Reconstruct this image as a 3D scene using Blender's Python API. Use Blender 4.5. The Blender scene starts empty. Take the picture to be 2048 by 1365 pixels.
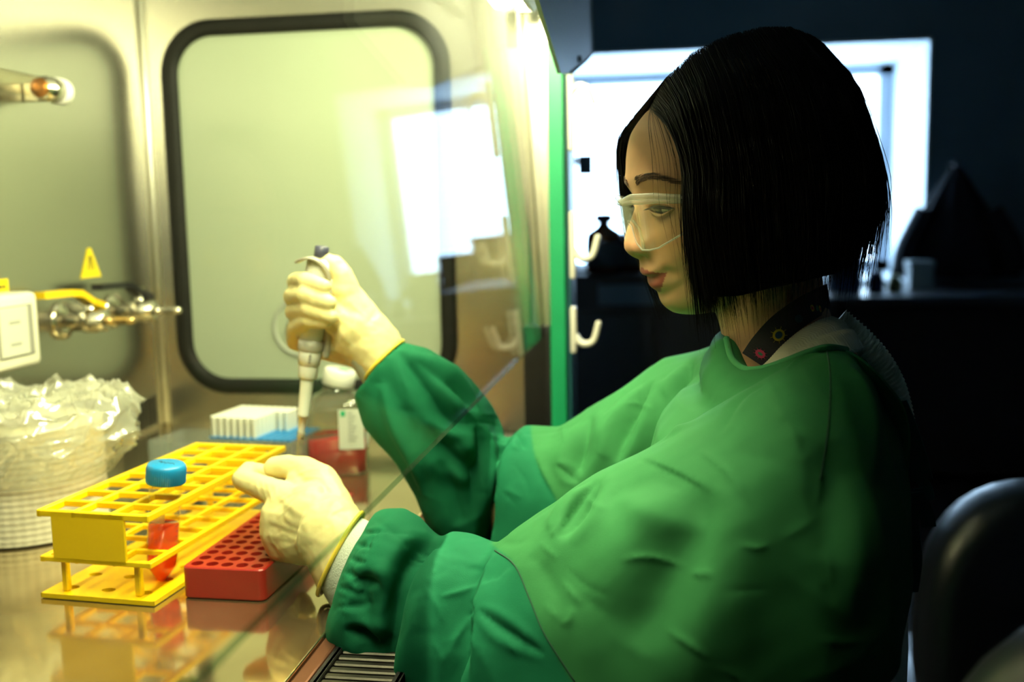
import bpy, bmesh, math, random
import numpy as np
from mathutils import Vector, Matrix, noise
from mathutils.bvhtree import BVHTree
random.seed(7); rng = np.random.default_rng(7)
R = math.radians; PI = math.pi
scene = bpy.context.scene
COL = scene.collection

# ------------------------------------------------------------------ camera
F_PX, CXP, CYP = 1991.0, 1024.0, 682.5
YAW, PITCH, ROLL = R(8.8), R(7.2), R(1.1)
CAM = np.array([0.0, 0.0, 1.20])
c_f = np.array([-math.sin(YAW)*math.cos(PITCH), math.cos(YAW)*math.cos(PITCH), -math.sin(PITCH)])
_r = np.array([math.cos(YAW), math.sin(YAW), 0.0]); _u = np.cross(_r, c_f)
c_r = math.cos(ROLL)*_r - math.sin(ROLL)*_u
c_u = math.sin(ROLL)*_r + math.cos(ROLL)*_u
cd = bpy.data.cameras.new('camera'); cam = bpy.data.objects.new('camera', cd); COL.objects.link(cam)
cd.sensor_width = 36.0; cd.lens = F_PX/2048*36.0
cd.clip_start = 0.02; cd.clip_end = 200
cd.dof.use_dof = True; cd.dof.focus_distance = 0.755; cd.dof.aperture_fstop = 4.2
M = Matrix.Identity(4)
for i in range(3):
    M[i][0] = c_r[i]; M[i][1] = c_u[i]; M[i][2] = -c_f[i]; M[i][3] = CAM[i]
cam.matrix_world = M
scene.camera = cam

def ray(px, py): return c_f + (px-CXP)/F_PX*c_r - (py-CYP)/F_PX*c_u
def W(px, py, Y):
    """photo measurement -> world point on the plane at distance Y"""
    d = ray(px, py); return CAM + d*(Y/d[1])
def WZ(px, py, Z):
    d = ray(px, py); return CAM + d*((Z-CAM[2])/d[2])
def WX(px, py, X):
    d = ray(px, py); return CAM + d*((X-CAM[0])/d[0])

# ------------------------------------------------------------------ world, lights, exposure
world = bpy.data.worlds.new('overcast_sky'); scene.world = world
world.use_nodes = True
bg = world.node_tree.nodes['Background']
bg.inputs['Color'].default_value = (0.50, 0.74, 1.0, 1); bg.inputs['Strength'].default_value = 13.0
LAMP_COLOR = (1.0, 0.955, 0.55); LAMP_STRENGTH = 190.0; LAMP2_STRENGTH = 54.0
scene.view_settings.view_transform = 'Standard'; scene.view_settings.look = 'None'
scene.view_settings.gamma = 1.0; scene.view_settings.use_curve_mapping = False
scene.view_settings.exposure = 0.0
scene.cycles.max_bounces = 14; scene.cycles.transparent_max_bounces = 24
scene.cycles.glossy_bounces = 6; scene.cycles.diffuse_bounces = 4; scene.cycles.transmission_bounces = 10
scene.cycles.caustics_reflective = False; scene.cycles.caustics_refractive = False
scene.cycles.sample_clamp_indirect = 6.0
scene.cycles.use_denoising = True

# ------------------------------------------------------------------ helpers
def thing(name, label, cat, loc=(0,0,0), rotz=0.0, group=None):
    o = bpy.data.objects.new(name, None); COL.objects.link(o)
    o.empty_display_size = 0.05
    o.location = loc; o.rotation_euler = (0, 0, rotz)
    tag(o, label, cat, group); return o
def tag(o, label, cat, group=None):
    o['label'] = label; o['category'] = cat
    if group: o['group'] = group
    return o
def mesh(name, vf, mat, parent=None, smooth=True, org=None, loc=None):
    """ONE mesh object; org is subtracted from the vertices (the parent's base)"""
    v, f = vf[0], vf[1]
    v = np.asarray(v, float)
    if org is not None: v = v - np.asarray(org, float)
    me = bpy.data.meshes.new(name); me.from_pydata(v.tolist(), [], f if isinstance(f, list) else f.tolist()); me.update()
    o = bpy.data.objects.new(name, me); COL.objects.link(o)
    mats = mat if isinstance(mat, (list, tuple)) else [mat]
    for m in mats: me.materials.append(m)
    if smooth: me.polygons.foreach_set('use_smooth', [True]*len(me.polygons))
    if parent: o.parent = parent
    if loc is not None: o.location = loc
    return o
def struct(name, vf, mat, parent=None, smooth=False):
    o = mesh(name, vf, mat, parent, smooth)
    if parent is None: o['kind'] = 'structure'
    return o
def dup(root, loc=None, rotz=None, label=None, parent=None):
    r = root.copy(); COL.objects.link(r)
    if loc is not None: r.location = loc
    if rotz is not None: r.rotation_euler = (0,0,rotz)
    if label: r['label'] = label
    if parent is not None: r.parent = parent
    for ch in list(root.children): dup(ch, parent=r)
    return r
def join(*ms):
    V = []; Fc = []; n = 0
    for m in ms:
        v, f = m[0], m[1]
        V.append(np.asarray(v, float).reshape(-1,3)); Fc += [tuple(int(i)+n for i in q) for q in f]; n += len(v)
    return np.vstack(V), Fc
def xf(vf, M3=None, t=(0,0,0)):
    v = np.asarray(vf[0], float)
    if M3 is not None: v = v @ np.asarray(M3).T
    return v + np.asarray(t, float), vf[1]
def rotm(axis, a): return np.array(Matrix.Rotation(a, 3, axis))
def box(lo, hi, bev=0.0, seg=2):
    bm = bmesh.new(); bmesh.ops.create_cube(bm, size=1.0)
    lo = np.array(lo, float); hi = np.array(hi, float)
    for v in bm.verts: v.co = Vector(((lo+hi)/2 + np.array(v.co)*(hi-lo)).tolist())
    if bev > 0: bmesh.ops.bevel(bm, geom=bm.edges[:], offset=bev, segments=seg, affect='EDGES', profile=0.5)
    return frombm(bm)
def frombm(bm):
    bm.verts.ensure_lookup_table()
    v = np.array([x.co[:] for x in bm.verts]); f = [tuple(q.index for q in p.verts) for p in bm.faces]
    bm.free(); return v, f
def loft(rings, closed=True, cap=True, cap2=True):
    n = len(rings[0]); V = np.vstack([np.asarray(r, float) for r in rings]); Fc = []
    m = n if closed else n-1
    for i in range(len(rings)-1):
        for j in range(m):
            k = (j+1) % n
            Fc.append((i*n+j, i*n+k, (i+1)*n+k, (i+1)*n+j))
    if closed and cap: Fc.append(tuple(range(n-1, -1, -1)))
    if closed and cap2: Fc.append(tuple(range((len(rings)-1)*n, len(rings)*n)))
    return V, Fc
def circ(c, r, n, ax=(0,0,1), r2=None, up=None):
    ax = np.array(ax, float); ax /= np.linalg.norm(ax)
    h = np.array(up if up is not None else ((0,0,1) if abs(ax[2]) < .9 else (1,0,0)), float)
    a = np.cross(h, ax); a /= np.linalg.norm(a); b = np.cross(ax, a)
    t = np.linspace(0, 2*PI, n, endpoint=False)
    return np.array(c) + r*np.outer(np.cos(t), a) + (r if r2 is None else r2)*np.outer(np.sin(t), b)
def tube(pts, rad, n=12, cap=True):
    pts = np.asarray(pts, float); k = len(pts)
    rad = [rad]*k if np.isscalar(rad) else rad
    d = np.gradient(pts, axis=0); d /= np.linalg.norm(d, axis=1)[:,None]+1e-12
    h = np.array([0,0,1.0]) if abs(d[0][2]) < .9 else np.array([1.0,0,0])
    a = np.cross(h, d[0]); a /= np.linalg.norm(a)
    t = np.linspace(0, 2*PI, n, endpoint=False); rings = []
    for i in range(k):
        a = a - d[i]*(a@d[i]); a /= np.linalg.norm(a); b = np.cross(d[i], a)
        rings.append(pts[i] + rad[i]*(np.outer(np.cos(t), a) + np.outer(np.sin(t), b)))
    return loft(rings, True, cap, cap)
def lathe(prof, n=32, p0=(0,0,0), ax=(0,0,1), cap=True):
    """prof: (radius, distance along ax)"""
    ax = np.array(ax, float); ax /= np.linalg.norm(ax)
    return loft([circ(np.array(p0)+ax*z, max(r,1e-5), n, ax) for r, z in prof], True, cap, cap)
def capsule(p, q, r1, r2, n=14, m=5):
    p = np.array(p, float); q = np.array(q, float); d = q-p; L = np.linalg.norm(d); d /= L+1e-12
    rings = []
    for i in range(m): a = PI/2*(1-(i+.15)/m); rings.append(circ(p - d*r1*math.sin(a), r1*math.cos(a), n, d))
    rings.append(circ(p, r1, n, d)); rings.append(circ(q, r2, n, d))
    for i in range(m): a = PI/2*((i+.85)/m); rings.append(circ(q + d*r2*math.sin(a), r2*math.cos(a), n, d))
    return loft(rings)
def chain(pts, rad):
    return join(*[capsule(pts[i], pts[i+1], rad[i], rad[i+1]) for i in range(len(pts)-1)])
def ellipsoid(c, r, n=20, m=14):
    rings = []
    for i in range(m+1):
        a = -PI/2 + PI*(i+.02)/(m+.04); t = np.linspace(0, 2*PI, n, endpoint=False)
        rings.append(np.array(c) + np.stack([r[0]*math.cos(a)*np.cos(t), r[1]*math.cos(a)*np.sin(t), np.full(n, r[2]*math.sin(a))], 1))
    return loft(rings)
def torus(c, R1, r, ax=(0,0,1), n=40, m=10, R2=None, up=None):
    P = circ(c, R1, n, ax, R2, up); P = np.vstack([P, P[:1], P[1:2]])
    rings = []
    for i in range(n):
        d = P[i+1]-P[i-1] if i else P[1]-P[n-1]
        rings.append(circ(P[i], r, m, d, up=ax))
    rings.append(rings[0]); return loft(rings, True, False, False)
def rrect(w, h, r, n=8):
    P = []
    for cx, cy, a0 in ((w/2-r,h/2-r,0),(-w/2+r,h/2-r,90),(-w/2+r,-h/2+r,180),(w/2-r,-h/2+r,270)):
        for i in range(n+1):
            a = R(a0+90*i/n); P.append((cx+r*math.cos(a), cy+r*math.sin(a)))
    return np.array(P)
def spline(P, n):
    """Catmull-Rom resample"""
    P = np.asarray(P, float); Q = np.vstack([2*P[0]-P[1], P, 2*P[-1]-P[-2]]); k = len(P)-1
    out = []
    for s in np.linspace(0, k, n):
        i = min(int(s), k-1); t = s-i; a, b, c, d = Q[i], Q[i+1], Q[i+2], Q[i+3]
        out.append(.5*((2*b)+(-a+c)*t+(2*a-5*b+4*c-d)*t*t+(-a+3*b-3*c+d)*t**3))
    return np.array(out)
def fuse(vf, voxel, smooth_it=4, factor=.5):
    """union of overlapping shells into one continuous surface"""
    me = bpy.data.meshes.new('t'); me.from_pydata(np.asarray(vf[0]).tolist(), [], vf[1]); me.update()
    bm = bmesh.new(); bm.from_mesh(me); bmesh.ops.recalc_face_normals(bm, faces=bm.faces); bm.to_mesh(me); bm.free()
    o = bpy.data.objects.new('t', me); COL.objects.link(o)
    m = o.modifiers.new('r', 'REMESH'); m.mode = 'VOXEL'; m.voxel_size = voxel; m.adaptivity = 0
    if smooth_it:
        s = o.modifiers.new('s', 'SMOOTH'); s.iterations = smooth_it; s.factor = factor
    dg = bpy.context.evaluated_depsgraph_get(); dg.update()
    e = bpy.data.meshes.new_from_object(o.evaluated_get(dg))
    n = len(e.vertices); v = np.zeros(n*3); e.vertices.foreach_get('co', v); v = v.reshape(-1,3)
    f = [tuple(p.vertices) for p in e.polygons]
    bpy.data.objects.remove(o); bpy.data.meshes.remove(me); bpy.data.meshes.remove(e)
    return v, f
def subdiv(v, f):
    """one Catmull-Clark step on an all-quad mesh"""
    q = np.array([p for p in f if len(p) == 4]); n = len(v); nf = len(q)
    fp = v[q].mean(1)
    e = np.stack([q, np.roll(q, -1, 1)], 2).reshape(-1, 2); es = np.sort(e, 1)
    key = es[:,0].astype(np.int64)*n + es[:,1]; uk, inv = np.unique(key, return_inverse=True); ne = len(uk)
    ue = np.stack([uk//n, uk % n], 1); ef = np.zeros((ne,3)); ec = np.zeros(ne)
    np.add.at(ef, inv, np.repeat(fp, 4, 0)); np.add.at(ec, inv, 1)
    mid_e = v[ue].mean(1); ep = (v[ue].sum(1)+ef)/(2+ec)[:,None]
    F_ = np.zeros((n,3)); cn = np.zeros(n); np.add.at(F_, q.ravel(), np.repeat(fp, 4, 0)); np.add.at(cn, q.ravel(), 1)
    E_ = np.zeros((n,3)); ce = np.zeros(n)
    for k in (0, 1): np.add.at(E_, ue[:,k], mid_e); np.add.at(ce, ue[:,k], 1)
    m = np.maximum(cn, 1)[:,None]; vp = (F_/m + 2*E_/np.maximum(ce,1)[:,None] + (m-3)*v)/m
    ei = inv.reshape(nf, 4) + n + nf; fi = np.arange(nf) + n
    nq = np.concatenate([np.stack([q[:,k], ei[:,k], fi, ei[:,(k+3)%4]], 1) for k in range(4)])
    return np.vstack([vp, fp, ep]), nq.tolist()
def vnormals(v, f):
    me = bpy.data.meshes.new('t'); me.from_pydata(v.tolist(), [], f); me.update()
    n = np.zeros(len(v)*3); me.vertex_normals.foreach_get('vector', n); bpy.data.meshes.remove(me)
    return n.reshape(-1,3)
def fnoise(v, s, seed=0.0, oct=2):
    return np.array([noise.fractal(Vector((p[0]*s+seed, p[1]*s+seed*.7, p[2]*s-seed)), 1.0, 2.0, oct) for p in v])
def sstep(a, b, x): t = np.clip((x-a)/(b-a), 0, 1); return t*t*(3-2*t)
def polydist(v, P):
    """distance of points to a polyline, and the 0..1 position along it"""
    best = np.full(len(v), 1e9); tt = np.zeros(len(v)); k = len(P)-1
    for i in range(k):
        a, b = P[i], P[i+1]; ab = b-a; L2 = ab@ab+1e-12
        t = np.clip(((v-a)@ab)/L2, 0, 1); d = np.linalg.norm(v-(a+t[:,None]*ab), axis=1)
        m = d < best; best[m] = d[m]; tt[m] = (i+t[m])/k
    return best, tt
def plate_holes(nx, ny, px, py, rx, ry, depth, margin=0.0, n=12, floor=True):
    """top surface at z=0 with nx*ny holes, walls going down"""
    V = []; Fc = []
    for i in range(nx):
        for j in range(ny):
            cx, cy = (i+.5)*px, (j+.5)*py; b = len(V)
            sq = []; ho = []; hb = []
            for k in range(n):
                a = 2*PI*(k+.5)/n; c, s = math.cos(a), math.sin(a); m = max(abs(c), abs(s))
                sq.append((cx+c/m*px/2, cy+s/m*py/2, 0)); ho.append((cx+rx*c, cy+ry*s, 0)); hb.append((cx+rx*c*.97, cy+ry*s*.97, -depth))
            # corners of the cell
            V += sq+ho+hb
            for k in range(n):
                q = (k+1) % n
                Fc.append((b+k, b+q, b+n+q, b+n+k)); Fc.append((b+n+k, b+n+q, b+2*n+q, b+2*n+k))
            cor = [(cx+px/2,cy+py/2,0),(cx-px/2,cy+py/2,0),(cx-px/2,cy-py/2,0),(cx+px/2,cy-py/2,0)]
            for cnr in cor:
                V.append(cnr); a0 = math.atan2(cnr[1]-cy, cnr[0]-cx)
                kk = sorted(range(n), key=lambda k: abs((2*PI*(k+.5)/n - a0 + PI) % (2*PI) - PI))[:2]
                kk.sort(key=lambda k: ((2*PI*(k+.5)/n - a0 + PI) % (2*PI)))
                Fc.append((b+kk[0], len(V)-1, b+kk[1]))
            if floor: Fc.append(tuple(b+2*n+k for k in range(n-1,-1,-1)))
    return np.array(V), Fc

# ------------------------------------------------------------------ materials
def mat(name, color, rough=.5, metal=0.0, var=0.0, vscale=30.0, bump=0.0, bscale=200.0, color2=None, sheen=0.0, sss=0.0,
        spec=.5, aniso=None, emit=None, attr=None, coat=0.0, rvar=0.0):
    m = bpy.data.materials.new(name); m.use_nodes = True; nt = m.node_tree; N = nt.nodes; L = nt.links
    b = N['Principled BSDF']
    b.inputs['Base Color'].default_value = (*color, 1); b.inputs['Roughness'].default_value = rough
    b.inputs['Metallic'].default_value = metal; b.inputs['Specular IOR Level'].default_value = spec
    if sheen: b.inputs['Sheen Weight'].default_value = sheen; b.inputs['Sheen Roughness'].default_value = .5
    if sss:
        b.inputs['Subsurface Weight'].default_value = sss; b.inputs['Subsurface Radius'].default_value = (1.0, .35, .15)
        b.inputs['Subsurface Scale'].default_value = .006
    if coat: b.inputs['Coat Weight'].default_value = coat; b.inputs['Coat Roughness'].default_value = .1
    if emit: b.inputs['Emission Color'].default_value = (*emit[0], 1); b.inputs['Emission Strength'].default_value = emit[1]
    tc = N.new('ShaderNodeTexCoord'); mp = N.new('ShaderNodeMapping'); L.new(tc.outputs['Object'], mp.inputs['Vector'])
    if aniso: mp.inputs['Scale'].default_value = aniso
    src = None
    if attr:
        a = N.new('ShaderNodeAttribute'); a.attribute_name = attr; src = a.outputs['Color']; L.new(src, b.inputs['Base Color'])
    if var or color2 or rvar:
        nz = N.new('ShaderNodeTexNoise'); nz.inputs['Scale'].default_value = vscale; nz.inputs['Detail'].default_value = 5
        L.new(mp.outputs['Vector'], nz.inputs['Vector'])
    if var or color2:
        c2 = color2 if color2 else tuple(c*(1-var) for c in color)
        mx = N.new('ShaderNodeMix'); mx.data_type = 'RGBA'
        cr = N.new('ShaderNodeMapRange'); cr.inputs['From Min'].default_value = .35; cr.inputs['From Max'].default_value = .65
        L.new(nz.outputs['Fac'], cr.inputs['Value']); L.new(cr.outputs['Result'], mx.inputs['Factor'])
        mx.inputs['A'].default_value = (*c2, 1); mx.inputs['B'].default_value = (*color, 1)
        if src is not None:
            mx.blend_type = 'MULTIPLY'; mx.inputs['Factor'].default_value = 1; L.new(src, mx.inputs['A'])
            mm = N.new('ShaderNodeMapRange'); mm.inputs['To Min'].default_value = 1-var; mm.inputs['To Max'].default_value = 1+var*.3
            L.new(nz.outputs['Fac'], mm.inputs['Value']); L.new(mm.outputs['Result'], mx.inputs['B']); nt.links.remove(mx.inputs['Factor'].links[0])
        L.new(mx.outputs['Result'], b.inputs['Base Color'])
    if rvar:
        rr = N.new('ShaderNodeMapRange'); rr.inputs['From Min'].default_value = .3; rr.inputs['From Max'].default_value = .7
        rr.inputs['To Min'].default_value = max(0, rough-rvar); rr.inputs['To Max'].default_value = rough+rvar
        L.new(nz.outputs['Fac'], rr.inputs['Value']); L.new(rr.outputs['Result'], b.inputs['Roughness'])
    if bump:
        nb = N.new('ShaderNodeTexNoise'); nb.inputs['Scale'].default_value = bscale; nb.inputs['Detail'].default_value = 4
        L.new(mp.outputs['Vector'], nb.inputs['Vector'])
        bp = N.new('ShaderNodeBump'); bp.inputs['Strength'].default_value = bump; bp.inputs['Distance'].default_value = .002
        L.new(nb.outputs['Fac'], bp.inputs['Height']); L.new(bp.outputs['Normal'], b.inputs['Normal'])
    return m
def clear(name, tint=(1,1,1), f0=.04, rough=0.0, frost=0.0, frostcol=(1,1,1), bump=0.0, bscale=40.0, power=5.0):
    """thin clear glass or plastic: see-through, with angle-dependent mirror reflection"""
    m = bpy.data.materials.new(name); m.use_nodes = True; nt = m.node_tree; N = nt.nodes; L = nt.links
    N.remove(N['Principled BSDF']); out = N['Material Output']
    g = N.new('ShaderNodeNewGeometry'); dt = N.new('ShaderNodeVectorMath'); dt.operation = 'DOT_PRODUCT'
    L.new(g.outputs['Incoming'], dt.inputs[0])
    gl = N.new('ShaderNodeBsdfGlossy'); gl.inputs['Roughness'].default_value = rough
    if bump:
        tc = N.new('ShaderNodeTexCoord'); nb = N.new('ShaderNodeTexNoise'); nb.inputs['Scale'].default_value = bscale; nb.inputs['Detail'].default_value = 3
        nb.inputs['Distortion'].default_value = 1.5
        L.new(tc.outputs['Object'], nb.inputs['Vector']); bp = N.new('ShaderNodeBump'); bp.inputs['Strength'].default_value = bump; bp.inputs['Distance'].default_value = .01
        L.new(nb.outputs['Fac'], bp.inputs['Height']); L.new(bp.outputs['Normal'], gl.inputs['Normal']); L.new(bp.outputs['Normal'], dt.inputs[1])
    else: L.new(g.outputs['Normal'], dt.inputs[1])
    ab = N.new('ShaderNodeMath'); ab.operation = 'ABSOLUTE'; L.new(dt.outputs['Value'], ab.inputs[0])
    om = N.new('ShaderNodeMath'); om.operation = 'SUBTRACT'; om.inputs[0].default_value = 1; L.new(ab.outputs[0], om.inputs[1])
    pw = N.new('ShaderNodeMath'); pw.operation = 'POWER'; pw.inputs[1].default_value = power; L.new(om.outputs[0], pw.inputs[0])
    fr = N.new('ShaderNodeMath'); fr.operation = 'MULTIPLY_ADD'; fr.inputs[1].default_value = 1-f0; fr.inputs[2].default_value = f0; L.new(pw.outputs[0], fr.inputs[0])
    tr = N.new('ShaderNodeBsdfTransparent'); tr.inputs['Color'].default_value = (*tint, 1)
    base = tr.outputs[0]
    if frost:
        df = N.new('ShaderNodeBsdfTranslucent'); df.inputs['Color'].default_value = (*frostcol, 1)
        d2 = N.new('ShaderNodeBsdfDiffuse'); d2.inputs['Color'].default_value = (*frostcol, 1)
        ms = N.new('ShaderNodeMixShader'); ms.inputs[0].default_value = .5; L.new(df.outputs[0], ms.inputs[1]); L.new(d2.outputs[0], ms.inputs[2])
        m2 = N.new('ShaderNodeMixShader'); m2.inputs[0].default_value = frost; L.new(base, m2.inputs[1]); L.new(ms.outputs[0], m2.inputs[2]); base = m2.outputs[0]
    mx = N.new('ShaderNodeMixShader'); L.new(fr.outputs[0], mx.inputs[0]); L.new(base, mx.inputs[1]); L.new(gl.outputs[0], mx.inputs[2])
    L.new(mx.outputs[0], out.inputs['Surface']); return m
def emission(name, color, s):
    m = bpy.data.materials.new(name); m.use_nodes = True; nt = m.node_tree; nt.nodes.remove(nt.nodes['Principled BSDF'])
    e = nt.nodes.new('ShaderNodeEmission'); e.inputs['Color'].default_value = (*color, 1); e.inputs['Strength'].default_value = s
    nt.links.new(e.outputs[0], nt.nodes['Material Output'].inputs['Surface']); return m

m_steel = mat('brushed_stainless_steel', (.58,.56,.50), .25, 1.0, var=.04, vscale=2.5)
m_table = mat('polished_stainless_worktop', (.74,.61,.36), .10, .93, color2=(.58,.46,.26), vscale=9, rvar=.05, bump=.03, bscale=14)
m_rubber = mat('black_rubber', (.005,.005,.004), .6, spec=.25)
m_wall = mat('dark_wall_paint', (.17,.235,.26), .7, var=.1, vscale=3)
m_floor = mat('grey_vinyl_floor', (.007,.0075,.008), .8, var=.2, vscale=12)
m_white = mat('white_powder_coat', (.70,.72,.72), .35, var=.03)
m_green = mat('green_painted_metal', (.01,.30,.12), .35, var=.05)
m_alu = mat('anodised_aluminium', (.78,.75,.62), .3, 1.0, var=.05, vscale=40)
m_black = mat('black_plastic', (.006,.006,.007), .45, bump=.05)
m_glass = clear('sash_glass', (.97,.985,.97), .006, power=9.0)
m_glassedge = clear('glass_edge', (.40,.55,.48), .0, power=12)
m_windowpane = clear('window_glass', (.97,.98,.98), .04)

# ================================================================== SETTING: the room
ZT = 0.87                       # height of the worktop
XB, YF, XE = -0.812, 1.505, -0.27   # cabinet back wall, far end wall, worktop front edge
YW = 5.0                        # wall with the window
wx0, wx1, wz0, wz1 = -1.25, W(1856,300,YW)[0], W(1700,566,YW)[2], W(1500,92,YW)[2]
struct('floor', box((-3.2,-2.2,-.1),(3.4,5.9,0)), m_floor)
struct('ceiling', box((-3.2,-2.2,2.75),(3.4,5.9,2.85)), m_wall)
struct('wall_left', box((-3.3,-2.2,0),(-3.2,5.9,2.75)), m_wall)
struct('wall_right', box((3.4,-2.2,0),(3.5,5.9,2.75)), m_wall)
struct('wall_back', box((-3.2,-2.3,0),(3.4,-2.2,2.75)), m_wall)
D = .8
struct('wall_front', join(box((-3.2,YW,0),(wx0,YW+D,2.75)), box((wx1,YW,0),(3.4,YW+D,2.75)),
       box((wx0,YW,0),(wx1,YW+D,wz0)), box((wx0,YW,wz1),(wx1,YW+D,2.75))), m_wall)
m_reveal = mat('pale_blue_reveal_paint', (.78,.84,.88), .6, var=.04, vscale=4)
t = .012
struct('trim_1', join(box((wx0,YW-.01,wz1-t),(wx1,YW+D,wz1)), box((wx1-t,YW-.01,wz0),(wx1,YW+D,wz1)), box((wx0,YW-.01,wz0),(wx0+t,YW+D,wz1)),
       box((wx0,YW-.05,wz0-.02),(wx1,YW+D,wz0+.012))), m_reveal)
w1 = struct('window_1', join(box((wx0+t,YW+.72,wz1-t-.055),(wx1-t,YW+.80,wz1-t)), box((wx0+t,YW+.72,wz0+.012),(wx1-t,YW+.80,wz0+.075)),
       box((wx1-t-.07,YW+.72,wz0+.01),(wx1-t,YW+.80,wz1-t)), box((wx0+t,YW+.72,wz0+.01),(wx0+t+.07,YW+.80,wz1-t)),
       box((-.62,YW+.72,wz0+.01),(-.55,YW+.80,wz1-t))), mat('grey_window_frame', (.40,.45,.52), .45))
mesh('pane', box((-.55,YW+.755,wz0+.07),(wx1-t-.07,YW+.761,wz1-t-.05)), m_windowpane, w1, False)
mesh('pane', box((wx0+t+.07,YW+.755,wz0+.07),(-.62,YW+.761,wz1-t-.05)), m_windowpane, w1, False)

# ================================================================== the safety cabinet
cabO = np.array([-.5, .86, 0.0])
cab = thing('safety_cabinet', 'stainless steel laboratory safety cabinet with green end post and glass sash', 'cabinet', cabO.tolist())
def cpart(name, vf, m, parent=cab, smooth=False): return mesh(name, vf, m, parent, smooth, org=cabO)
YN = .20
cpart('worktop', box((XB,YN,ZT-.03),(XE,YF,ZT),.0012), m_table)
m_lip = mat('worktop_lip', (.30,.13,.08), .3, .8)
cpart('worktop_lip', box((XE+.0005,YN,ZT-.03),(XE+.014,YF-.002,ZT-.003),.002), m_lip)
cpart('back_panel', box((XB-.03,YN-.03,ZT-.03),(XB-.0005,YF+.03,1.75)), m_steel)
cpart('side_panel', box((XB,YN-.03,ZT-.2),(-.19,YN-.0005,1.75)), m_steel)
cpart('roof_panel', box((XB,YN,1.62),(-.20,YF,1.66)), m_white)
cpart('under_body', box((XB,YN,.64),(-.30,YF,ZT-.08),.004), m_white)
for x in (XB+.03, -.42):
    for y in (YN+.03, YF-.05): cpart('stand_leg', box((x,y,0),(x+.04,y+.04,.6395),.003), m_white)
# front tray with the air grille
cpart('grille_tray', join(box((XE+.015,YN,ZT-.075),(-.19,YF,ZT-.06)), box((XE+.0145,YN,ZT-.06),(XE+.020,YF,ZT-.004)), box((-.196,YN,ZT-.06),(-.19,YF,ZT-.004))), m_black)
m_bar = mat('dark_grille_metal', (.10,.095,.08), .35, .9)
bar0 = None; k = 0
for y in np.arange(.40, 1.50, .0105):
    if bar0 is None:
        bar0 = mesh('grille_bar', box((-.0275,-.0034,-.004),(.0275,.0034,0),.0012,1), m_bar, cab, False); b = bar0
    else: b = bar0.copy(); COL.objects.link(b)
    b.parent = cab; b.location = Vector((-.222, y, ZT-.006)) - Vector(cabO.tolist())
cpart('grille_rail', join(box((-.2498-.004,YN,ZT-.012),(-.2496,YF-.003,ZT-.004),.001,1), box((-.1944,YN,ZT-.012),(-.190,YF-.003,ZT-.004),.001,1)), m_bar)
# far end wall with its round-cornered window

PL = W(341, 420, YF); PR = W(908, 420, YF); PT = W(600, 30, YF); PB = W(600, 788, YF)
gcx, gcz = (PL[0]+PR[0])/2, (PT[2]+PB[2])/2; gw, gh = PR[0]-PL[0], PT[2]-PB[2]
def side_frame():
    """end wall plate with a rounded opening"""
    inner = rrect(gw-.02, gh-.02, .075, 10); n = len(inner)
    lo = (XB, ZT-.03); hi = (-.205, 1.75); V = []; Fc = []
    out = []
    for x, z in inner:
        X, Z = gcx+x, gcz+z
        sx = ((hi[0]-gcx)/x if x > 0 else (lo[0]-gcx)/x) if abs(x) > 1e-9 else 1e9
        sz = ((hi[1]-gcz)/z if z > 0 else (lo[1]-gcz)/z) if abs(z) > 1e-9 else 1e9
        s = min(sx, sz); out.append((gcx+x*s, gcz+z*s))
    rings = [[(a, YF, b) for a, b in out], [(gcx+x, YF, gcz+z) for x, z in inner], [(gcx+x, YF+.03, gcz+z) for x, z in inner], [(a, YF+.03, b) for a, b in out]]
    vf = loft(rings, True, False, False)
    v = list(map(tuple, vf[0])); f = vf[1]
    # fill the four corners of the plate
    for (cx, cz) in ((lo[0],lo[1]),(hi[0],lo[1]),(lo[0],hi[1]),(hi[0],hi[1])):
        js = sorted(range(n), key=lambda j: (out[j][0]-cx)**2+(out[j][1]-cz)**2)
        a = [j for j in js if abs(out[j][0]-cx) < 1e-6][:1]; b2 = [j for j in js if abs(out[j][1]-cz) < 1e-6][:1]
        if a and b2 and a != b2:
            v.append((cx, YF, cz)); f.append((a[0], b2[0], len(v)-1))
    return np.array(v), f
cpart('side_panel', side_frame(), m_steel)
def gasket(w, h, r, tw, y0, y1, n=10):
    rings = []
    prof = [(0,y1),(0,y0+.004),(.25,y0+.0008),(.5,y0),(.75,y0+.0008),(1,y0+.004),(1,y1)]
    for a, y in prof:
        s = tw*a; P = rrect(w-2*s, h-2*s, r-s, n); rings.append([(gcx+x, y, gcz+z) for x, z in P])
    return loft(rings, True, False, False)
cpart('window_gasket', gasket(gw, gh, .084, .0240, YF-.010, YF+.03), m_rubber, smooth=True)
m_pane = mat('frosted_pale_window', (.45,.51,.38), .16, 0.0, var=.04, vscale=3, spec=.5)
P = rrect(gw-.036, gh-.036, .065, 10)
pane = cpart('window_pane', loft([[(gcx+x, YF+.004, gcz+z) for x, z in P], [(gcx+x, YF+.012, gcz+z) for x, z in P]]), m_pane)
pc = W(604, 655, YF+.004)
cpart('port_ring', torus(pc, .046, .0035, (0,1,0)), mat('grey_ring', (.40,.43,.36), .4), pane, True)
cpart('port_plug', lathe([(.021,0),(.023,.004),(.023,.010),(.018,.012)], 32, pc-np.array([0,.010,0]), (0,1,0)), mat('dark_plug', (.16,.18,.15), .4), pane, True)
# corner joint strip
ca = W(283, 30, YF); cb = W(333, 846, YF)
cpart('corner_joint', box((XB+.0002,YF-.007,ZT+.001),(XB+.007,YF-.0005,1.62),.002), mat('bright_weld_strip', (.82,.80,.72), .3, 1.0), smooth=True)
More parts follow.
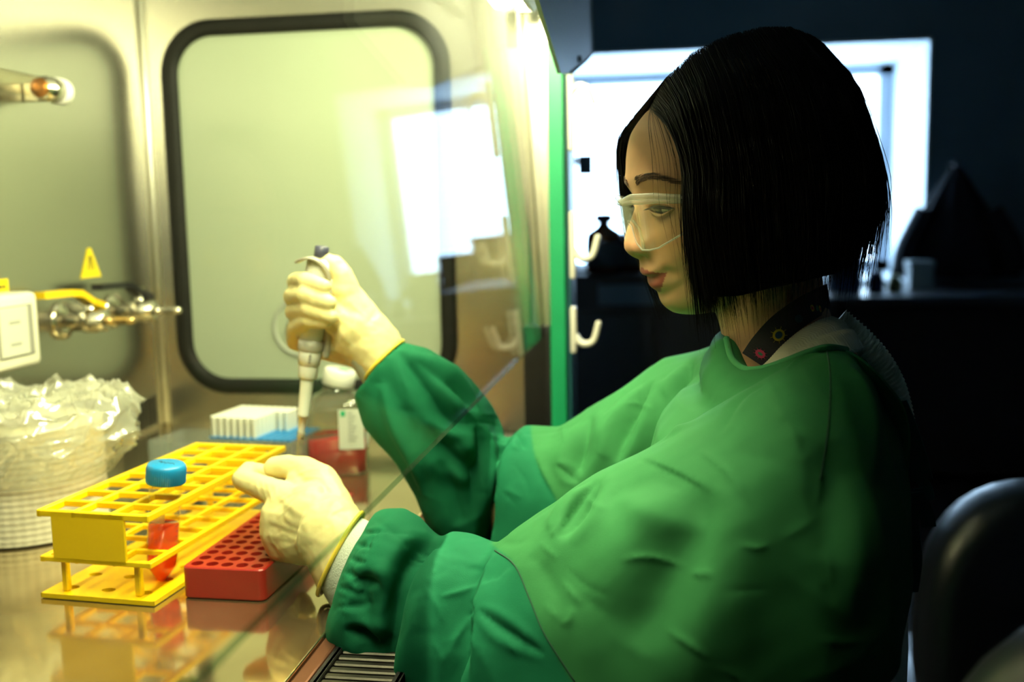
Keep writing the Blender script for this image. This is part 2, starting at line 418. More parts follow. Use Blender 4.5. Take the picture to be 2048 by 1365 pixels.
# vent slots low on the back panel
for i in range(9):
    y = 1.475-.0125*i
    if y < 1.36: break
    cpart('vent_slot', box((XB-.0004,y-.0042,ZT+.006),(XB+.0006,y+.0042,ZT+.052),.0003,1), m_black)
# sash glass, leaning back a little
_g = WX(757,1000,-.177); ZG, TILT = _g[2], R(3.0)
def gl(x, y, s):   # s = distance up the glass
    return (-.177 + x*math.cos(TILT) - s*math.sin(TILT), y, ZG + s*math.cos(TILT) + x*math.sin(TILT))
def gbox(y0, y1, s0, s1, x0, x1):
    v, f = box((x0,y0,s0),(x1,y1,s1)); return np.array([gl(a, b, c) for a, b, c in v]), f
sash = cpart('sash_glass', gbox(YN+.005, 1.452, 0, .60, -.0025, .0025), m_glass)
sash.data.materials.append(m_glassedge)
for p_ in sash.data.polygons:
    if p_.normal.z < -.9: p_.material_index = 1
# end post: aluminium channel, black foot, green cover
cpart('sash_channel', join(gbox(1.453,1.500,.012,.60,-.009,-.0025), gbox(1.453,1.500,.012,.60,.0025,.009), gbox(1.475,1.500,.012,.60,-.0025,.0025)), m_alu)
wv = np.array([gl(.0091,1.453,s_) for s_ in (.012,.60)]); 
cpart('channel_flange', loft([[(wv[k][0],1.456,wv[k][2]),(-.1674,1.456,wv[k][2]),(-.1674,1.500,wv[k][2]),(wv[k][0],1.500,wv[k][2])] for k in (0,1)]), m_alu)
cpart('post_foot', box((-.208,1.452,ZT-.08),(-.1675,1.502,ZG+.011),.001), m_black)
gpx0, gpx1 = W(1099,500,1.455)[0], W(1131,500,1.455)[0]
cpart('post_cover', box((-.1672,1.452,ZT-.3),(-.1445,1.53,1.445),.0015), m_green)
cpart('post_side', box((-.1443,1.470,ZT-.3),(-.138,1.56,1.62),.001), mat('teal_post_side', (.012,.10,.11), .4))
cpart('post_head', join(box((-.232,1.502,1.447),(-.1445,1.53,1.62),.001)), mat('cream_post_head', (.72,.70,.55), .4))
cpart('outer_side_panel', box((XB-.03,1.5362,.0),(-.2,1.56,1.75)), m_white)
# lamp hood with the fluorescent tube; its lower lip is shaped to shade the gown
def hoodprof(y): return [(-.172,y,1.62),(-.174,y,1.53),(-.160,y,1.440),(-.152,y,1.437),(-.112,y,1.470),(-.120,y,1.62)]
def endprof(y): return [(-.176,y,1.62),(-.176,y,1.515),(-.150,y,1.402),(-.142,y,1.397),(-.106,y,1.428),(-.118,y,1.62)]
m_hood = mat('pale_grey_hood', (.80,.86,.90), .45, spec=.8)
lampd = cpart('lamp_hood', loft([hoodprof(YN), hoodprof(1.20)]), m_hood, cab, False)
HPX = [WX(px, py, -.109) for px, py in ((1184,108),(1176,118),(1140,147),(1122,147),(1078,0))] + [np.array([-.109,.98,1.55]), np.array([-.109,.98,1.62]), np.array([-.109,1.49,1.62])]
cpart('hood_side_plate', loft([[p-np.array([.004,0,0]) for p in HPX], HPX]), m_hood, lampd, False)
cpart('hood_edge', tube([HPX[7], HPX[0], HPX[1], HPX[2]], .0022, 8), m_white, lampd, True)
cpart('hood_screw', lathe([(.004,0),(.004,.003),(.0025,.004)], 12, WX(1157,118,-.109), (1,0,0)), m_black, lampd, True)
m_lamp = emission('fluorescent_lamp', LAMP_COLOR, LAMP_STRENGTH)
cpart('fluorescent_tube', lathe([(.004,0),(.0105,.004),(.0105,1.12),(.004,1.124)], 16, (-.1855,.265,1.492), (0,1,0)), m_lamp, lampd, True)
for ya, yb in ((1.391,1.410),(.245,.262)): cpart('lamp_socket', box((-.199,ya,1.476),(-.1764,yb,1.530),.002), m_white, lampd)
# unseen ceiling light, added to brighten the inside of the cabinet
lin = cpart('added_interior_light', join(box((-.285,.30,1.600),(-.212,1.26,1.6195),.003)), m_white)
m_lamp2 = emission('added_inner_lamp', LAMP_COLOR, LAMP2_STRENGTH)
for x in (-.246,): cpart('fluorescent_tube', lathe([(.004,0),(.0125,.004),(.0125,.886),(.004,.89)], 16, (x,.33,1.583), (0,1,0)), m_lamp2, lin, True)
# white hooks stuck on the post
m_hook = mat('white_plastic_hook', (.78,.76,.66), .3, coat=.2)
def hook(z0, z1, zp, out=.036, up=True):
    h = cpart('coat_hook', box((-.1378,1.452,z0),(-.1290,1.4685,z1),.004,3), m_hook, cab, True)
    if up: P = spline([(-.1325,1.460,zp),(-.1205,1.458,zp-.012),(-.1045,1.456,zp-.008),(-.0965,1.455,zp+.018)], 14)
    else: P = spline([(-.1325,1.460,zp),(-.1225,1.458,zp+.010),(-.1085,1.456,zp+.006),(-.1005,1.455,zp-.014)], 14)
    cpart('prong', chain(P, np.linspace(.0055,.0042,14)), m_hook, h, True)
hook(1.105, 1.205, 1.148); hook(.995, 1.065, 1.022); hook(1.29, 1.40, 1.372, up=False)

# things mounted on the back panel
def wx(px, py): return WX(px, py, XB)
m_brass = mat('brass', (.62,.45,.20), .25, 1.0); m_chrome = mat('nickel', (.68,.64,.55), .2, 1.0)
m_ylw = mat('yellow_enamel', (.85,.55,.01), .35); m_blk = mat('black_enamel', (.01,.01,.011), .35)
def valve(px, py, lever, noz, label):
    o = wx(px, py); X0 = XB+.0002
    v = cpart('gas_valve', join(lathe([(.026,0),(.026,.004),(.014,.006)], 28, (X0,o[1],o[2]), (1,0,0)),
        lathe([(.010,.006),(.010,.016),(.0145,.017),(.0145,.034),(.0165,.036),(.0165,.052),(.0145,.054),(.0145,.066),(.010,.068)], 24, (X0,o[1],o[2]), (1,0,0)),
        lathe([(.006,.0),(.006,.024)], 14, (X0+.044,o[1],o[2]), (0,0,1))), m_chrome, cab, True)
    v['label'] = label
    cpart('nozzle', lathe([(.007,.068),(.007,.074),(.0052,.075),(.0052,.082),(.006,.083),(.005,.09),(.006,.091),(.005,.098),(.006,.099),(.0045,.107)], 16, (X0,o[1],o[2]), (1,0,0)), noz, v, True)
    z = o[2]+.026; x = X0+.044; y = o[1]
    L_ = [(x+.012,y+.006,z-.006),(x,y,z),(x-.006,y-.016,z+.012),(x-.012,y-.030,z+.014),(x-.016,y-.085,z+.015)]
    rings = []
    for i, p in enumerate(L_):
        rings.append(np.array([(p[0]-.008,p[1],p[2]-.0045),(p[0]+.008,p[1],p[2]-.0045),(p[0]+.008,p[1],p[2]+.0045),(p[0]-.008,p[1],p[2]+.0045)]))
    cpart('lever', loft(rings), lever, v)
    cpart('lever_nut', lathe([(.006,0),(.006,.005),(.003,.007)], 6, (x,y,z+.0035), (0,0,1)), m_chrome, v)
valve(122, 642, m_ylw, m_brass, 'gas valve with yellow lever'); valve(226, 622, m_blk, m_chrome, 'gas valve with black lever')
# power socket
a = wx(-18, 655); b = WX(82, 660, XB+.045)
y0, y1 = b[1]-.10, b[1]; z0, z1 = a[2]-.050, a[2]+.042
sock = cpart('power_socket', box((XB+.0002,y0-.02,z0),(XB+.045,y1,z1),.008,3), mat('cream_plastic', (.80,.77,.62), .35), cab, True)
yc = (y0+y1)/2+.004
cpart('socket_frame', box((XB+.0448,yc-.036,z0+.016),(XB+.0468,yc+.030,z1-.014),.001), mat('grey_plastic_frame', (.28,.27,.24), .4), sock)
cpart('socket_flap', box((XB+.0466,yc-.034,z0+.018),(XB+.0485,yc+.018,z1-.016),.001), mat('pale_flap', (.62,.61,.52), .3), sock)
for dz in (-.014, .012):
    cpart('flap_mark', box((XB+.0485,yc-.018,z0+.046+dz-.002),(XB+.0488,yc+.002,z0+.046+dz+.002)), mat('grey_mark', (.35,.34,.30), .5), sock)
m_sticker = mat('yellow_sticker', (.88,.66,.01), .4); m_ink = mat('black_ink', (.02,.02,.015), .5)
s = wx(4, 575); st = cpart('notice_sticker', box((XB,s[1]-.045,s[2]-.008),(XB+.0004,s[1]+.012,s[2]+.010)), m_sticker)
for q, (u0, u1) in enumerate(((-.010,-.001),(.001,.006))):
    cpart('printed_mark', box((XB+.0003,s[1]+u0,s[2]-.002),(XB+.0006,s[1]+u1,s[2]+.003)), m_ink, st)
s = wx(180, 526); hh = .021
tri = [(s[1]-.026,s[2]-hh),(s[1]+.026,s[2]-hh),(s[1]+.004,s[2]+hh),(s[1]-.004,s[2]+hh)]
tr_ = cpart('warning_sticker', loft([[(XB,y,z) for y, z in tri],[(XB+.0005,y,z) for y, z in tri]]), m_sticker)
cpart('printed_mark', join(*[tube([(XB+.0006,s[1]+dy,s[2]-.010),(XB+.0006,s[1]+dy*.3,s[2]+.010)], .0009, 6) for dy in (-.008,0,.007)]), m_ink, tr_)
# ultraviolet tube (off) on the back panel
u = WX(88, 177, -.765); uy = u[1]
uv = cpart('ultraviolet_lamp', lathe([(.0135,0),(.0135,.006),(.0155,.007),(.0155,.030),(.012,.032)], 24, (-.765,uy-.006,u[2]), (0,1,0)), m_chrome, cab, True)
cpart('glass_tube', lathe([(.0135,0),(.0135,.80)], 24, (-.765,uy-.81,u[2]), (0,1,0), cap=False), clear('lamp_glass', (.93,.90,.80), .05), uv, True)
cpart('electrode', lathe([(.003,0),(.0118,.001),(.0118,.004)], 24, (-.765,uy-.012,u[2]), (0,1,0)), mat('orange_electrode', (.42,.16,.03), .3, .7), uv, True)
cpart('lamp_end_cap', lathe([(.0155,.030),(.017,.031),(.017,.044),(.010,.052)], 24, (-.765,uy-.006,u[2]), (0,1,0)), mat('white_ceramic', (.85,.84,.78), .25), uv, True)
for ya, yb in ((uy+.026,uy+.038),(.40,.42)): cpart('lamp_bracket', box((XB+.0002,ya,u[2]-.012),(-.765,yb,u[2]+.012),.002), m_chrome, uv)

# ================================================================== THINGS ON THE WORKTOP
# yellow tube rack
ro = np.array([-.4365, .768, ZT]); ra = R(-4.5)
rw, rl, rh = .111, .264, .0805
m_yel = mat('yellow_polypropylene', (.95,.62,.001), .42, sss=.0, var=.03, vscale=20)
rack = thing('tube_rack', 'bright yellow plastic rack with open grid shelves on the steel worktop', 'rack', (ro[0],ro[1],ZT+.0005), ra)
def rx(lo, hi, bev=.0008): return box((lo[0]-rw, lo[1], lo[2]), (hi[0]-rw, hi[1], hi[2]), bev, 1)
NX, NY = 3, 8
px_, py_ = rw/NX, rl/NY
top = plate_holes(NX, NY, px_, py_, .0065, .0048, .0042, n=16, floor=False)
base = xf(top, None, (-rw, 0, .0045)); 
base = join(base, xf((top[0]*[1,1,0]+[0,0,-.0042], [q[::-1] for q in top[1]]), None, (-rw,0,.0045)), box((-rw-.001,-.001,.0003),(-rw,rl+.001,.0045)), box((0,-.001,.0003),(.001,rl+.001,.0045)),
            box((-rw-.001,-.001,.0003),(.001,0,.0045)), box((-rw-.001,rl,.0003),(.001,rl+.001,.0045)))
mesh('base_plate', base, m_yel, rack, False)
def grid(z, hgt, bw=.0042, ob=.0055):
    L = []
    for i in range(NX+1):
        w = ob if i in (0,NX) else bw
        c = min(max(i*px_, w/2), rw-w/2); L.append(rx((c-w/2,0,z-hgt),(c+w/2,rl,z)))
    for j in range(NY+1):
        w = ob if j in (0,NY) else bw
        c = min(max(j*py_, w/2), rl-w/2); L.append(rx((.001,c-w/2,z-hgt+.0004),(rw-.001,c+w/2,z-.0002)))
    return join(*L)
mesh('top_grid', grid(rh, .0065), m_yel, rack, False)
mesh('middle_grid', grid(.0385, .0055), m_yel, rack, False)
for y in (0, rl-.003):
    mesh('end_panel', rx((.014,y,.034),(rw-.024,y+.003,rh-.001)), m_yel, rack, False)
for x in (.016, rw-.022):
    for y in (.006, rl-.012):
        mesh('leg', rx((x,y,.0045),(x+.006,y+.006,.034),.001), m_yel, rack, False)
def rackpt(x, y, z):
    c, s = math.cos(ra), math.sin(ra); x -= rw
    return np.array([ro[0]+x*c-y*s, ro[1]+x*s+y*c, ZT+.0005+z])

# 50 ml conical tube with a blue screw cap, standing in the rack
tb = rackpt(2.5*px_, 1.5*py_, .0012)
tt_ = thing('conical_tube', 'clear conical tube of orange-red medium with blue screw cap in the yellow rack', 'tube', (tb+np.array([-.0055,0,.0012])).tolist())
tt_.rotation_euler = (0, R(6.5), 0)
m_clear = clear('clear_polypropylene', (.97,.97,.93), .05)
m_cap = mat('blue_cap_plastic', (.005,.22,.52), .38)
m_med = clear('orange_medium', (.98,.28,.10), .02, frost=.46, frostcol=(1.0,.22,.06))
prof = [(.003,0),(.0048,.001),(.0135,.0155),(.0138,.017),(.0141,.096)]
mesh('tube_wall', lathe(prof, 40, cap=False), m_clear, tt_, True)
mesh('medium', lathe([(.0025,.0012),(.0042,.0018),(.0126,.016),(.0130,.0185),(.0131,.055)], 40), m_med, tt_, True)
cp = mesh('screw_cap', join(lathe([(.0148,.094),(.0172,.0945),(.0172,.1085),(.0166,.1105),(.0150,.112),(.001,.112)], 48)), m_cap, tt_, True)
rid = []
for i in range(56):
    a = 2*PI*i/56; rid.append(tube([(.0171*math.cos(a),.0171*math.sin(a),.0952),(.0171*math.cos(a),.0171*math.sin(a),.1080)], .00045, 4))
mesh('cap_ridge', join(*rid), m_cap, cp, False)['kind'] = 'stuff'
m_pen = mat('dark_marker_ink', (.02,.05,.09), .5)
def text_mesh(s, size, ext=.0001):
    c = bpy.data.curves.new('t', 'FONT'); c.body = s; c.size = size; c.extrude = ext; c.align_x = 'CENTER'; c.resolution_u = 3
    o = bpy.data.objects.new('t', c); COL.objects.link(o)
    dg = bpy.context.evaluated_depsgraph_get(); dg.update(); me = bpy.data.meshes.new_from_object(o.evaluated_get(dg))
    v = np.array([q.co[:] for q in me.vertices]); f = [tuple(p.vertices) for p in me.polygons]
    bpy.data.objects.remove(o); bpy.data.meshes.remove(me); return v, f
def wrap(vf, r, a0, z0):   # flat text -> around a cylinder
    v = vf[0]; a = a0 + v[:,0]/r
    return np.stack([(r+v[:,2])*np.cos(a), (r+v[:,2])*np.sin(a), z0+v[:,1]], 1), vf[1]
fa = math.atan2(-tb[1], -tb[0])     # towards the viewer
scr = [spline([(-.008,.001,0),(-.006,.003,0),(-.005,-.001,0),(-.003,.002,0),(-.001,-.001,0),(.001,.002,0),(.003,0,0),(.005,.002,0),(.008,-.001,0)], 30)]
cscr = join(*[tube(q*[1,1,0]+[0,0,.1121], .0004, 5) for q in scr])
mesh('pen_mark', cscr, m_pen, cp, False)
mesh('printed_name', wrap(text_mesh('FALCON', .0056), .0142, fa+PI+.15, .0860), m_pen, tt_, False)
lab = wrap((np.array([(-.008,0,0),(0,0,0),(.005,0,0),(.005,.018,0),(0,.018,0),(-.008,.018,0)]), [(0,1,4,5),(1,2,3,4)]), .01425, fa-.35, .060)
mesh('writing_patch', lab, clear('white_patch', (1,1,1), .03, frost=.6, frostcol=(.9,.85,.7)), tt_, False)
grd = []
for i in range(14):
    z = .022+.0048*i; L_ = .006 if i % 2 else .004
    q = np.array([(-L_/2,z-.0002,0),(L_/2,z-.0002,0),(L_/2,z+.0002,0),(-L_/2,z+.0002,0)])
    grd.append(wrap((q*[1,1,0], [(0,1,2,3)]), .0143, fa+.95, 0))
mesh('scale_marks', join(*grd), m_pen, tt_, False)

# red microtube rack
m_red = mat('red_plastic', (.30,.004,.004), .36, color2=(.34,.010,.008), vscale=25)
r0 = WZ(530, 1206, ZT); r0 = np.array([r0[0], r0[1], ZT])
redw, redl, redh = .0765, .245, .0285
redr = thing('microtube_rack', 'dark red block rack of round wells lying beside the yellow rack', 'rack', (r0[0],r0[1],ZT+.0005), R(-1.0))
npx, npy = 5, 16
mg = .003
hp = plate_holes(npx, npy, (redw-2*mg)/npx, (redl-2*mg)/npy, .0054, .0054, .021, n=16)
bm = bmesh.new(); P = rrect(redw, redl, .006, 5); sh = []
for z, s in ((0.0,.0012),(.0012,0),(redh-.001,0),(redh,.001)):
    Q = rrect(redw-2*s, redl-2*s, .006-s*.5, 5); sh.append([(x, y, z) for x, y in Q])
bm.free()
body = loft(sh, True, True, False)
# rim between the shell and the hole field
n = len(P); lo = (-(redw/2-mg), -(redl/2-mg))
rim = []
for x, y in rrect(redw-.002, redl-.002, .0055, 5):
    rim.append((min(max(x, lo[0]), -lo[0]), min(max(y, lo[1]), -lo[1]), redh))
rimv = loft([sh[-1], rim], True, False, False)
mesh('well_block', xf(join(body, rimv, xf(hp, None, (lo[0], lo[1], redh))), None, (-redw/2, redl/2, 0)), m_red, redr, False)

# rack box of pipette tips
bx = WZ(540, 938, ZT)
tipb = thing('pipette_tip_box', 'open clear box with blue deck and white pipette tips behind the yellow rack', 'box', (-.522, 1.226, ZT+.0005), R(-8))
m_pp = clear('cloudy_polypropylene', (.93,.95,.93), .06, frost=.25, frostcol=(.85,.88,.82))
bw_, bl_ = .122, .084
def wallbox(w, l, h, tk, z0=0.0):
    return join(box((-w/2,-l/2,z0),(w/2,-l/2+tk,h)), box((-w/2,l/2-tk,z0),(w/2,l/2,h)), box((-w/2,-l/2+tk,z0),(-w/2+tk,l/2-tk,h)), box((w/2-tk,-l/2+tk,z0),(w/2,l/2-tk,h)), box((-w/2+tk,-l/2+tk,z0),(w/2-tk,l/2-tk,z0+tk)))
mesh('box_shell', wallbox(bw_, bl_, .050, .0016), m_pp, tipb, False)
for i in range(9):
    x = -bw_/2+.012+i*.0122; mesh('rib', box((x-.0008,-bl_/2-.0012,.004),(x+.0008,-bl_/2-.0001,.047)), m_pp, tipb, False)
deck = xf(plate_holes(12, 8, .0098, .0099, .0033, .0033, .004, n=10, floor=False), None, (-.0588,-.0396,.0515))
mesh('deck', join(deck, box((-.0588,-.0396,.0490),(.0588,-.0386,.0514)), box((.0578,-.0396,.049),(.0588,.0396,.0514))), mat('blue_deck_plastic', (.01,.20,.55), .35), tipb, False)
tips = []
for i in range(12):
    for j in range(8):
        if i < 7 or (i < 9 and j > 4):
            p = (-.0588+.0098*(i+.5), -.0396+.0099*(j+.5), .012)
            tips.append(lathe([(.0007,0),(.0024,.03),(.0036,.040),(.0040,.041),(.0040,.063),(.0043,.064),(.0043,.066),(.003,.066)], 10, p))
mesh('tips', join(*tips), mat('white_tip_plastic', (.86,.86,.76), .35), tipb, True)['kind'] = 'stuff'
lid = thing('tip_box_lid', 'empty ribbed clear box lid beside the tip box near the steel corner', 'lid', (-.628, 1.262, ZT+.0005), R(-8))
mesh('lid_shell', wallbox(.118, .082, .036, .0014), m_pp, lid, False)
for i in range(11):
    x = -.052+i*.0104; mesh('rib', box((x-.0007,-.0421,.003),(x+.0007,-.0411,.034)), m_pp, lid, False)

# culture medium bottle
bo = W(680, 950, 1.235); bot = thing('medium_bottle', 'clear square bottle of red culture medium with tilted white cap', 'bottle', (bo[0], 1.235, ZT+.0005), R(14))
def sq(h, hl, z, r): return [(x, y, z) for x, y in rrect(h, hl, r, 6)]
m_bot = clear('bottle_plastic', (.95,.96,.92), .06, frost=.05, frostcol=(.9,.9,.8))
mesh('bottle_wall', loft([sq(.070,.070,0,.012),sq(.076,.076,.003,.014),sq(.076,.076,.085,.014),sq(.073,.073,.094,.018),sq(.060,.060,.101,.022),sq(.042,.042,.106,.0205),sq(.034,.034,.110,.0165),sq(.034,.034,.116,.0165)], True, True, False), m_bot, bot, True)
m_pink = clear('red_medium', (.75,.03,.05), .02, frost=.78, frostcol=(.78,.018,.045))
mesh('medium', loft([sq(.068,.068,.002,.012),sq(.073,.073,.005,.013),sq(.073,.073,.046,.013)]), m_pink, bot, True)
capb = xf(lathe([(.0205,0),(.021,.001),(.021,.019),(.019,.0215),(.001,.0215)], 40), rotm('Y', R(13)), (.002,0,.1135))
cb_ = mesh('screw_cap', capb, mat('white_cap', (.80,.80,.72), .35), bot, True)
mesh('cap_emblem', xf(lathe([(.008,0),(.008,.0004),(.001,.0004)], 24), rotm('Y', R(13)), np.array([.002,0,.1135])+rotm('Y',R(13))@np.array([.004,-.004,.0216])), mat('green_print', (.01,.35,.18), .4), cb_, False)
m_paper = mat('white_label_paper', (.78,.80,.72), .5)
lb = mesh('bottle_label', box((.004,-.0389,.036),(.036,-.0382,.088)), m_paper, bot, False)
mesh('label_print', join(box((.007,-.0392,.079),(.013,-.0389,.086))), mat('green_label_print', (.01,.42,.20), .5), lb, False)
lines = [box((.016,-.0392,.082-.0045*i),(.016+.012*(.5+.5*((i*37)%10)/10),-.0389,.0838-.0045*i)) for i in range(9)]
mesh('label_print', join(*lines), mat('grey_label_print', (.38,.40,.38), .5), lb, False)
lb2 = mesh('bottle_label', box((.0382,-.026,.036),(.0389,.026,.088)), m_paper, bot, False)

# paper roll inside a clear crumpled bag
pr = np.array([-.685, .967, ZT+.0006])
roll = thing('paper_roll', 'cream embossed paper wipe roll inside the clear bag at the left', 'paper roll', pr.tolist())
m_rollp = mat('embossed_paper', (.80,.74,.58), .85, bump=.3, bscale=90)
rings = []
RR = .078
for iz, z in enumerate(np.linspace(0, .118, 74)):
    r = RR - .0005*((iz//2) % 2)
    rings.append(circ((0,0,z), r - (.003 if z < .001 else 0), 200))
for i, rg in enumerate(rings):
    a = np.arange(200); s = 1 - .0045*((a//2) % 2); rings[i] = np.stack([rg[:,0]*s, rg[:,1]*s, rg[:,2]], 1)
mesh('paper_layers', loft(rings + [circ((0,0,.118), .028, 200), circ((0,0,.02), .026, 200)], True, True, True), m_rollp, roll, True)
mesh('cardboard_core', loft([circ((0,0,.118), .0279, 40), circ((0,0,.119), .0279, 40), circ((0,0,.119), .026, 40), circ((0,0,.05), .026, 40)], True, False, False), mat('grey_card', (.42,.36,.26), .8), roll, True)
m_bag = clear('clear_film', (.95,.95,.90), .16, rough=.06, frost=.34, frostcol=(1,1,.88), bump=.35, bscale=30)
rings = []; NB_ = 220
prof_ = [(.0815,.062),(.0830,.068),(.0850,.076),(.0880,.088),(.0920,.100),(.0950,.112),(.0965,.122),(.0950,.132),(.0900,.139),(.0820,.143),(.0720,.145),(.0600,.145),(.0450,.142),(.0280,.139),(.0100,.137)]
prof_ = spline([(r, 0, z) for r, z in prof_], 70)
for i, (r0_, _, z0_) in enumerate(prof_):
    s_ = i/69; row = []
    for j in range(NB_):
        a = 2*PI*j/NB_; lobe = max(0, math.cos(a-R(-12)))
        r = r0_ + (.030*lobe*lobe*math.exp(-((z0_-.115)/.05)**2) if s_ < .75 else .030*lobe*lobe*math.exp(-((.16-.115)/.05)**2)*(r0_/.08))
        d = Vector((math.cos(a)*r, math.sin(a)*r, z0_)); q = d + Vector((noise.noise(d*20), noise.noise(d*20+Vector((9,1,4))), noise.noise(d*20+Vector((2,7,3)))))*.012
        k1 = 1-abs(noise.noise(q*22)); k2 = 1-abs(noise.noise(q*46+Vector((5,3,1)))); f_ = min(1, s_*5)
        off = (.013*(k1**6-.25) + .006*(k2**6-.25))*f_
        if s_ > .55: row.append((r*math.cos(a), r*math.sin(a), z0_+off*1.2+.004*noise.noise(d*14)))
        else:
            rr = max(r+off, .0812); row.append((rr*math.cos(a), rr*math.sin(a), z0_ + f_*.010*noise.noise(Vector((math.cos(a)*3, math.sin(a)*3, 1)))))
    rings.append(row)
bag = tag(mesh('plastic_bag', loft(rings, True, False, True), m_bag, None, True, loc=pr.tolist()), 'crumpled clear plastic bag pulled over the cream paper roll', 'bag')

# ================================================================== THE PERSON
Y0 = .83
m_skin = mat('skin', (.60,.36,.20), .48, attr='skin', var=.10, vscale=120, bump=.04, bscale=900, sss=.12, spec=.35)
PSI = R(19)
fwd = np.array([-math.cos(PSI), -math.sin(PSI), 0]); lef = np.array([math.sin(PSI), -math.cos(PSI), 0]); upv = np.array([0,0,1.0])
HC = W(1420, 430, Y0)           # middle of the head, in its mid plane
def mid(px, py):
    """profile measurement -> (forward, up) in the head's mid plane"""
    p = W(px, py, Y0) - HC; a = -p[0]/math.cos(PSI)
    k = 1 - a*math.sin(PSI)/Y0 * 1.0
    return np.array([a*k, p[2]*k])
def hp(a, l, z): return HC + np.multiply.outer(np.asarray(a), fwd) + np.multiply.outer(np.asarray(l), lef) + np.multiply.outer(np.asarray(z), upv)
PROF = [(1295,222),(1267,261),(1258,314),(1258,340),(1259,358),(1266,378),(1271,398),(1268,418),(1261,437),(1253,458),(1247.5,478),(1247,490),(1250,501),(1257,510),(1268,517),(1280,520),
        (1281,530),(1282,539),(1281,546),(1285,552),(1299,557),(1297,562),(1298,569),(1304,577),(1315,583),(1321,588),(1321,597),(1324,606),(1331,615),(1348,626),(1376,629),(1411,625),(1440,620),(1500,606),(1580,580),
        (1640,515),(1678,440),(1696,350),(1690,255),(1655,180),(1595,128),(1525,106),(1450,112),(1385,142),(1335,180)]
BASE = [(1295,222),(1267,261),(1258,314),(1259,340),(1262,358),(1270,378),(1277,398),(1281,418),(1284,440),(1287,460),(1289,480),(1291,500),(1292,510),(1293,520),
        (1294,530),(1297,539),(1299,546),(1302,552),(1305,557),(1308,562),(1311,570),(1315,578),(1320,583),(1324,588),(1328,597),(1333,606),(1340,615),(1355,625),(1380,629),(1411,625),(1440,620),(1500,606),(1580,580),
        (1640,515),(1678,440),(1696,350),(1690,255),(1655,180),(1595,128),(1525,106),(1450,112),(1385,142),(1335,180)]
def polar(L):
    q = np.array([mid(*p) for p in L]); th = np.arctan2(-q[:,1], q[:,0]); r = np.hypot(q[:,0], q[:,1])
    o = np.argsort(th); th, r = th[o], r[o]
    g = np.linspace(-PI, PI, 1441)
    rr = np.interp(g, np.r_[th-2*PI, th, th+2*PI], np.r_[r, r, r])
    k = np.exp(-.5*(np.arange(-9,10)/3.0)**2); k /= k.sum()
    return g, np.convolve(np.r_[rr[-10:-1], rr, rr[1:10]], k, 'valid')
gP, rP = polar(PROF); gB, rB = polar(BASE)
def th_of(py):   # angle on the face profile for a given photo row
    q = np.array([mid(*p) for p in PROF[:30]]); ys = np.array([p[1] for p in PROF[:30]])
    return np.interp(py, ys, np.arctan2(-q[:,1], q[:,0]))
# half width of each feature (m) by row
rows = np.array([222,330,360,398,430,465,490,505,518,530,545,557,570,583,597,615,630]); wid = np.array([.05,.04,.030,.0085,.0095,.0125,.0165,.0165,.015,.018,.022,.023,.020,.020,.018,.020,.03])
thw = np.array([th_of(y) for y in rows])
def head_surface(nt=300, nphi=150):
    th = np.linspace(-PI, PI, nt, endpoint=False); ph = np.linspace(-PI/2+.01, PI/2-.01, nphi)
    T, P_ = np.meshgrid(th, ph, indexing='ij')
    rp = np.interp(T, gP, rP); rb = np.interp(T, gB, rB)
    front = np.clip(np.cos(T*.5), 0, 1)
    Wd = .070 + .004*np.cos(T-PI)                # half width towards the ears
    jaw = np.exp(-((T-1.15)/.55)**2); Wd = Wd - .014*jaw
    l = Wd*np.sin(P_)
    w = np.interp(T, thw, wid, left=.06, right=.06)
    g = np.exp(-(np.abs(l)/w)**2.6)
    r = rb + (rp-rb)*g
    c = np.cos(P_)**.80
    a = r*np.cos(T)*c; z = -r*np.sin(T)*c
    return T, P_, a, l, z
T, P_, A, Lq, Z = head_surface()
def gauss3(a0, l0, z0, s, amp, out='r', mirror=True):
    """push the face out (+) or in (-) around a point"""
    global A, Z
    d2 = ((A-a0)/s[0])**2 + ((np.abs(Lq)-l0)/s[1])**2 + ((Z-z0)/s[2])**2
    k = amp*np.exp(-d2); n = np.hypot(A, Z)+1e-9
    A = A + k*A/n; Z = Z + k*Z/n
def face_at(py, l):
    """point of the face surface at a photo row of the profile and a lateral offset"""
    t = th_of(py); i = np.argmin(np.abs(T[:,0]-t)); j = np.argmin(np.abs(Lq[i]-l)); return A[i,j], Z[i,j]
a_, z_ = face_at(419, .030); gauss3(a_, .030, z_, (.03,.014,.012), -.0050)      # eye sockets
a_, z_ = face_at(360, .028); gauss3(a_, .028, z_, (.03,.020,.007), .0022)       # brow
a_, z_ = face_at(478, .040); gauss3(a_, .040, z_, (.03,.020,.022), .0035)       # cheek
a_, z_ = face_at(503, .0135); gauss3(a_, .0135, z_, (.012,.0060,.0070), .0052)  # nostril wings
a_, z_ = face_at(517, .0072); gauss3(a_, .0072, z_, (.0035,.0034,.0030), -.0060)  # nostrils
for l_ in (.0,.006,.012,.018,.024):
    a_, z_ = face_at(556.5+l_*60, l_); gauss3(a_, l_, z_, (.006,.004,.0020), -.0022*(1-l_/.034))
a_, z_ = face_at(558, .027); gauss3(a_, .027, z_, (.01,.005,.005), -.0025)
nt, nphi = T.shape
V = hp(A.ravel(), Lq.ravel(), Z.ravel()); Fc = []
for i in range(nt):
    k = (i+1) % nt
    for j in range(nphi-1): Fc.append((i*nphi+j, k*nphi+j, k*nphi+j+1, i*nphi+j+1))
Fc.append(tuple(i*nphi for i in range(nt))); Fc.append(tuple(i*nphi+nphi-1 for i in range(nt-1,-1,-1)))
headvf = (V, Fc)
